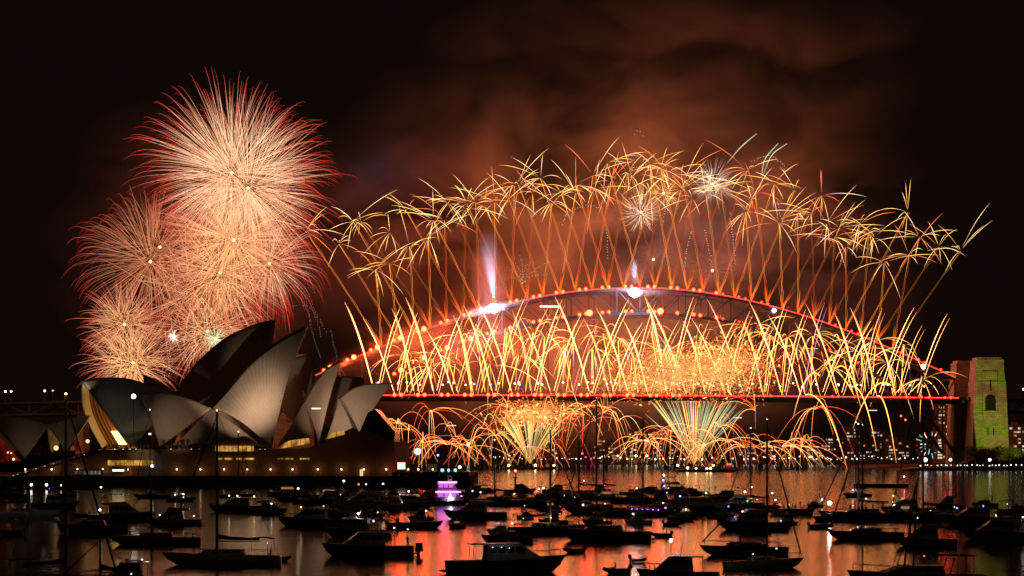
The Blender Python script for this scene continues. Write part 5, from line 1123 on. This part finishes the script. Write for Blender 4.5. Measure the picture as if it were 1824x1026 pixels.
dots('strobe_trail', 'white dotted strobe arcs drooping around the arch crown', [[(1002, 400), (1012, 378), (1040, 368), (1072, 370)], [(1092, 352), (1110, 330), (1125, 340)], [(1120, 336), (1128, 300), (1150, 295)], [(1130, 240), (1136, 233), (1146, 240)], [(1220, 490), (1222, 450), (1232, 412)], [(1340, 286), (1370, 278), (1395, 292), (1400, 310)], [(1395, 400), (1388, 380), (1385, 360)], [(1268, 480), (1262, 440), (1256, 410)], [(1310, 470), (1305, 420), (1300, 380)], [(1180, 400), (1190, 340), (1186, 290)], [(1082, 460), (1082, 430), (1080, 410)]], 1462, (.8, .9, .85), .32)
its = []
for p in ([(1296, 290), (1320, 262), (1348, 238)], [(1360, 310), (1376, 275), (1402, 256)], [(1357, 320), (1362, 285), (1386, 256)]):
    its.append((np.array([npv(W(x, y, 1466)) for x, y in smooth_poly(p, 8)]), .34, lerpc([(0, cm((.85, 1, .6), .3)), (.6, cm((.85, 1, .6), 1.1)), (1, cm((.9, 1, .7), .5))], np.linspace(0, 1, 8))))
tag(strands('green_comet', its), 'three pale green curved streaks above the right of the crown', 'firework')

# ================================================================ SEARCHLIGHTS ON THE ARCH
def searchlight(X, Y, n, label, r, power, up, strength=60):
    s = bs(X); z = CH + (HY - Y) / F * bp(s, 0, n).y; p = bp(s, z, n)
    t = thing('searchlight', label, 'searchlight', tuple(p))
    b = MB(); b.tube([(0, 1.5, -1.2), (0, 4, -1.6)], 1.5, 10); b.box(-.5, .5, 1.5, 3.5, -4.5, -1.5); b.build('housing', steel, t)
    MB().ball((0, 0, 0), r, 12, 8, .8).build('lens', glow('lens_' + label.split()[0], (.86, .88, 1), strength), t)
    if power: lamp('beam', 'SPOT', (0, 0, 5.5), power, (.62, .70, 1), t, 1.0, angle=24, blend=1, aim=up)
    return p
P1 = searchlight(875, 549, -24, 'brilliant blue white searchlight on the left shoulder of the arch', 4.2, 4e6, (-5, 14, 60), 40)
P2 = searchlight(1122, 521, -24, 'dazzling white searchlight at the top of the arch', 4.2, 6e6, (0, 14, 60), 40)
P3 = searchlight(1370, 553, -17, 'small white flash on the right shoulder of the arch', 1.5, 0, None, 20)
for X, Y, n, lab in ((976, 546, -16, 'long warm white lit bar, left upper part of the arch'), (1537, 731, -27, 'short dim lit bar hung under the deck at right'), (801, 758, -24, 'short bluish lit bar under the deck at left'), (1302, 744, -24, 'short white lit bar beside the widest spray'), (922, 758, -24, 'faint bluish lit bar above the smaller spray')):
    s = bs(X); p = bp(s, CH + (HY - Y) / F * bp(s, 0, n).y, n); wd = 7.6 if X == 976 else 3.4
    t = thing('light_bar', lab, 'light bar', tuple(p), BA)
    MB().tube([(-wd, 0, 0), (wd, 0, 0)], .5 if X == 976 else .35, 6).build('tube', glow('bar_' + str(X), (1, .9, .7) if X in (976, 1537) else (.85, .85, 1), 4 if X in (976,) else 1.0), t)
    MB().bar((0, .6, .4), (0, .8, 4.5), .2).build('bracket', steel, t)

# ================================================================ SMOKE
def smoke(name, c, rad, dens, scale, lo, hi, seed, rz=0, aniso=.15, col=(.85, .8, .78), power=1.0, ry=0):
    m = MB().ball((0, 0, 0), 1, 20, 12); o = m.build(name, steel); o.data.materials.clear(); o.location = tuple(c)
    for v in o.data.vertices: v.co = Vector((v.co.x * rad[0], v.co.y * rad[1], v.co.z * rad[2])) * 1.03
    o.rotation_euler = (0, ry, rz); o['kind'] = 'stuff'
    mt = bpy.data.materials.new(name + '_vol'); mt.use_nodes = True; n = mt.node_tree.nodes; l = mt.node_tree.links; n.clear()
    out = n.new('ShaderNodeOutputMaterial'); pv = n.new('ShaderNodeVolumePrincipled'); pv.inputs['Color'].default_value = (*col, 1); pv.inputs['Anisotropy'].default_value = aniso
    tc = n.new('ShaderNodeTexCoord'); mp = n.new('ShaderNodeMapping'); mp.inputs['Scale'].default_value = tuple(1 / x for x in rad); l.new(tc.outputs['Object'], mp.inputs[0])
    ln = n.new('ShaderNodeVectorMath'); ln.operation = 'LENGTH'; l.new(mp.outputs[0], ln.inputs[0])
    fa = n.new('ShaderNodeMapRange'); fa.interpolation_type = 'SMOOTHSTEP'; fa.inputs[1].default_value = 1; fa.inputs[2].default_value = .25; fa.inputs[3].default_value = 0; fa.inputs[4].default_value = 1; l.new(ln.outputs['Value'], fa.inputs[0])
    ms = n.new('ShaderNodeMapping'); ms.inputs['Location'].default_value = (seed, seed * 1.7, seed * .3); ms.inputs['Scale'].default_value = (scale * .75, scale * .6, scale * 1.15); l.new(tc.outputs['Object'], ms.inputs[0])
    no = n.new('ShaderNodeTexNoise'); no.inputs['Scale'].default_value = 1; no.inputs['Detail'].default_value = 4; no.inputs['Roughness'].default_value = .55; no.inputs['Distortion'].default_value = .6; l.new(ms.outputs[0], no.inputs['Vector'])
    mr = n.new('ShaderNodeMapRange'); mr.inputs[1].default_value = lo; mr.inputs[2].default_value = hi; mr.inputs[3].default_value = .05; mr.inputs[4].default_value = 1; l.new(no.outputs[0], mr.inputs[0])
    m1 = n.new('ShaderNodeMath'); m1.operation = 'MULTIPLY'; l.new(fa.outputs[0], m1.inputs[0]); l.new(mr.outputs[0], m1.inputs[1])
    m2 = n.new('ShaderNodeMath'); m2.operation = 'MULTIPLY'; m2.inputs[1].default_value = dens; l.new(m1.outputs[0], m2.inputs[0]); l.new(m2.outputs[0], pv.inputs['Density'])
    l.new(pv.outputs[0], out.inputs['Volume']); o.data.materials.append(mt); return o
smoke('smoke', W(1090, 450, 1570), (300, 95, 190), .0046, 1 / 62, .41, .62, 3.0)
smoke('smoke', W(1210, 130, 1640), (285, 95, 95), .0023, 1 / 62, .45, .62, 11.0)
smoke('smoke', W(1060, 660, 1500), (235, 62, 72), .0042, 1 / 40, .36, .62, 21.0)
smoke('lamp_glow_smoke', P1 + Vector((-3, 12, 16)), (17, 18, 46), .0055, 1 / 40, .2, .6, 5.0, 0, .1, (.9, .9, .95), 1, R(-4))  # smoke added around the searchlights so their beams and glow show
smoke('lamp_glow_smoke', P2 + Vector((0, 14, 8)), (18, 16, 22), .006, 1 / 16, .36, .62, 6.0, 0, .1, (.9, .9, .95))
smoke('lamp_glow_smoke', P1 + Vector((0, -2, 0)), (42, 7, 4.5), .035, 1 / 14, .36, .66, 8.0, 0, .1, (.9, .9, .95), 1, R(-12))  # thin added smoke, shaped as the searchlight's sideways flare
smoke('lamp_glow_smoke', P2 + Vector((5, -2, 0)), (38, 7, 3.5), .03, 1 / 14, .36, .66, 9.0, 0, .1, (.9, .9, .95), 1, R(2))  # same added flare shape for the upper searchlight
for (xa, ya), (xb, yb), f in (((600, 648), (850, 556), ztop), ((735, 668), (900, 600), zbot)):
    A_ = bp(bs(xa), f(bs(xa)), -20); B_ = bp(bs(xb), f(bs(xb)), -20); smoke('lamp_glow_smoke', (A_ + B_) / 2, ((B_ - A_).length / 2 + 22, 10, 13), .016, 1 / 18, .36, .62, 14.0 + xa, BA, .3, (.9, .85, .8), 1, -math.asin((B_ - A_).normalized().z))  # smoke added along the chords to carry the red lamps' halos
lamp('lens_light', 'POINT', P1 + Vector((0, -11, 0)), 1.5e5, (.66, .70, 1), None, 1.5)
lamp('lens_light', 'POINT', P2 + Vector((0, -11, 0)), 1.3e5, (.72, .76, 1), None, 1.5)
# the bursts' light in the smoke, plus added lamps that tint and brighten it
OR_ = (1, .225, .024); RD_ = (1, .095, .014); GD_ = (1, .30, .06)
VI_ = (.55, .42, .75)  # violet lamps added to tint the smoke, not the glow of any burst
for X, Y, dd, pw, c in ((690, 440, 0, .5, RD_), (800, 410, 0, .45, RD_), (800, 490, 0, .3, RD_), (1000, 470, 0, .25, RD_), (1420, 450, 0, .30, RD_), (1540, 500, 0, .18, RD_), (900, 345, 0, .32, OR_), (1000, 335, 0, .5, OR_), (1090, 315, 10, .65, OR_), (1180, 315, 10, .65, OR_), (1270, 325, 0, .5, OR_), (1370, 330, 0, .36, OR_), (1480, 385, 0, .24, RD_), (1590, 450, 0, .08, RD_), (1450, 235, 110, .22, OR_), (850, 220, 110, .08, OR_),  # last two lamps are added to brighten the upper clouds
                        (700, 600, 0, .5, RD_), (800, 600, 0, .5, RD_), (920, 610, 0, .32, RD_), (1060, 610, 0, .30, OR_), (1180, 640, 0, .30, GD_), (1290, 640, 0, .30, GD_), (1420, 640, 0, .15, RD_), (1540, 650, 0, .05, RD_), (950, 740, 0, .4, GD_), (1235, 740, 0, .45, GD_),
                        (1275, 400, 20, .11, VI_), (1160, 415, 20, .07, VI_), (1330, 415, 0, .06, VI_), (1470, 490, 20, .10, VI_), (660, 300, 60, .05, VI_), (1122, 480, 10, .05, VI_)):
    lamp('burst_fill_light', 'POINT', W(X, Y, 1475 + dd), pw * 6.2e5, c, None, 50 if dd > 100 else 12)
for X, f in ((613, ztop), (662, ztop), (706, ztop), (750, ztop), (792, ztop), (836, ztop), (748, zbot), (790, zbot), (835, zbot), (878, zbot), (1045, zbot), (1170, zbot)):   # glow of the strongest red lamps in the drifting smoke
    s_ = bs(X); lamp('red_lamp_glow', 'POINT', bp(s_, f(s_) + 2, -18.5), 2.2e4, (1, .10, .02), None, 1)
for X, Y, pw in ((420, 320, 1.0), (410, 440, 1.0), (265, 465, .5), (235, 640, .5)):
    lamp('burst_fill_light', 'POINT', W(X, Y, DL), pw * 4e5, (1, .20, .08), None, 6)
smoke('smoke', W(360, 430, DL + 90), (135, 60, 130), .0032, 1 / 60, .40, .68, 31.0)
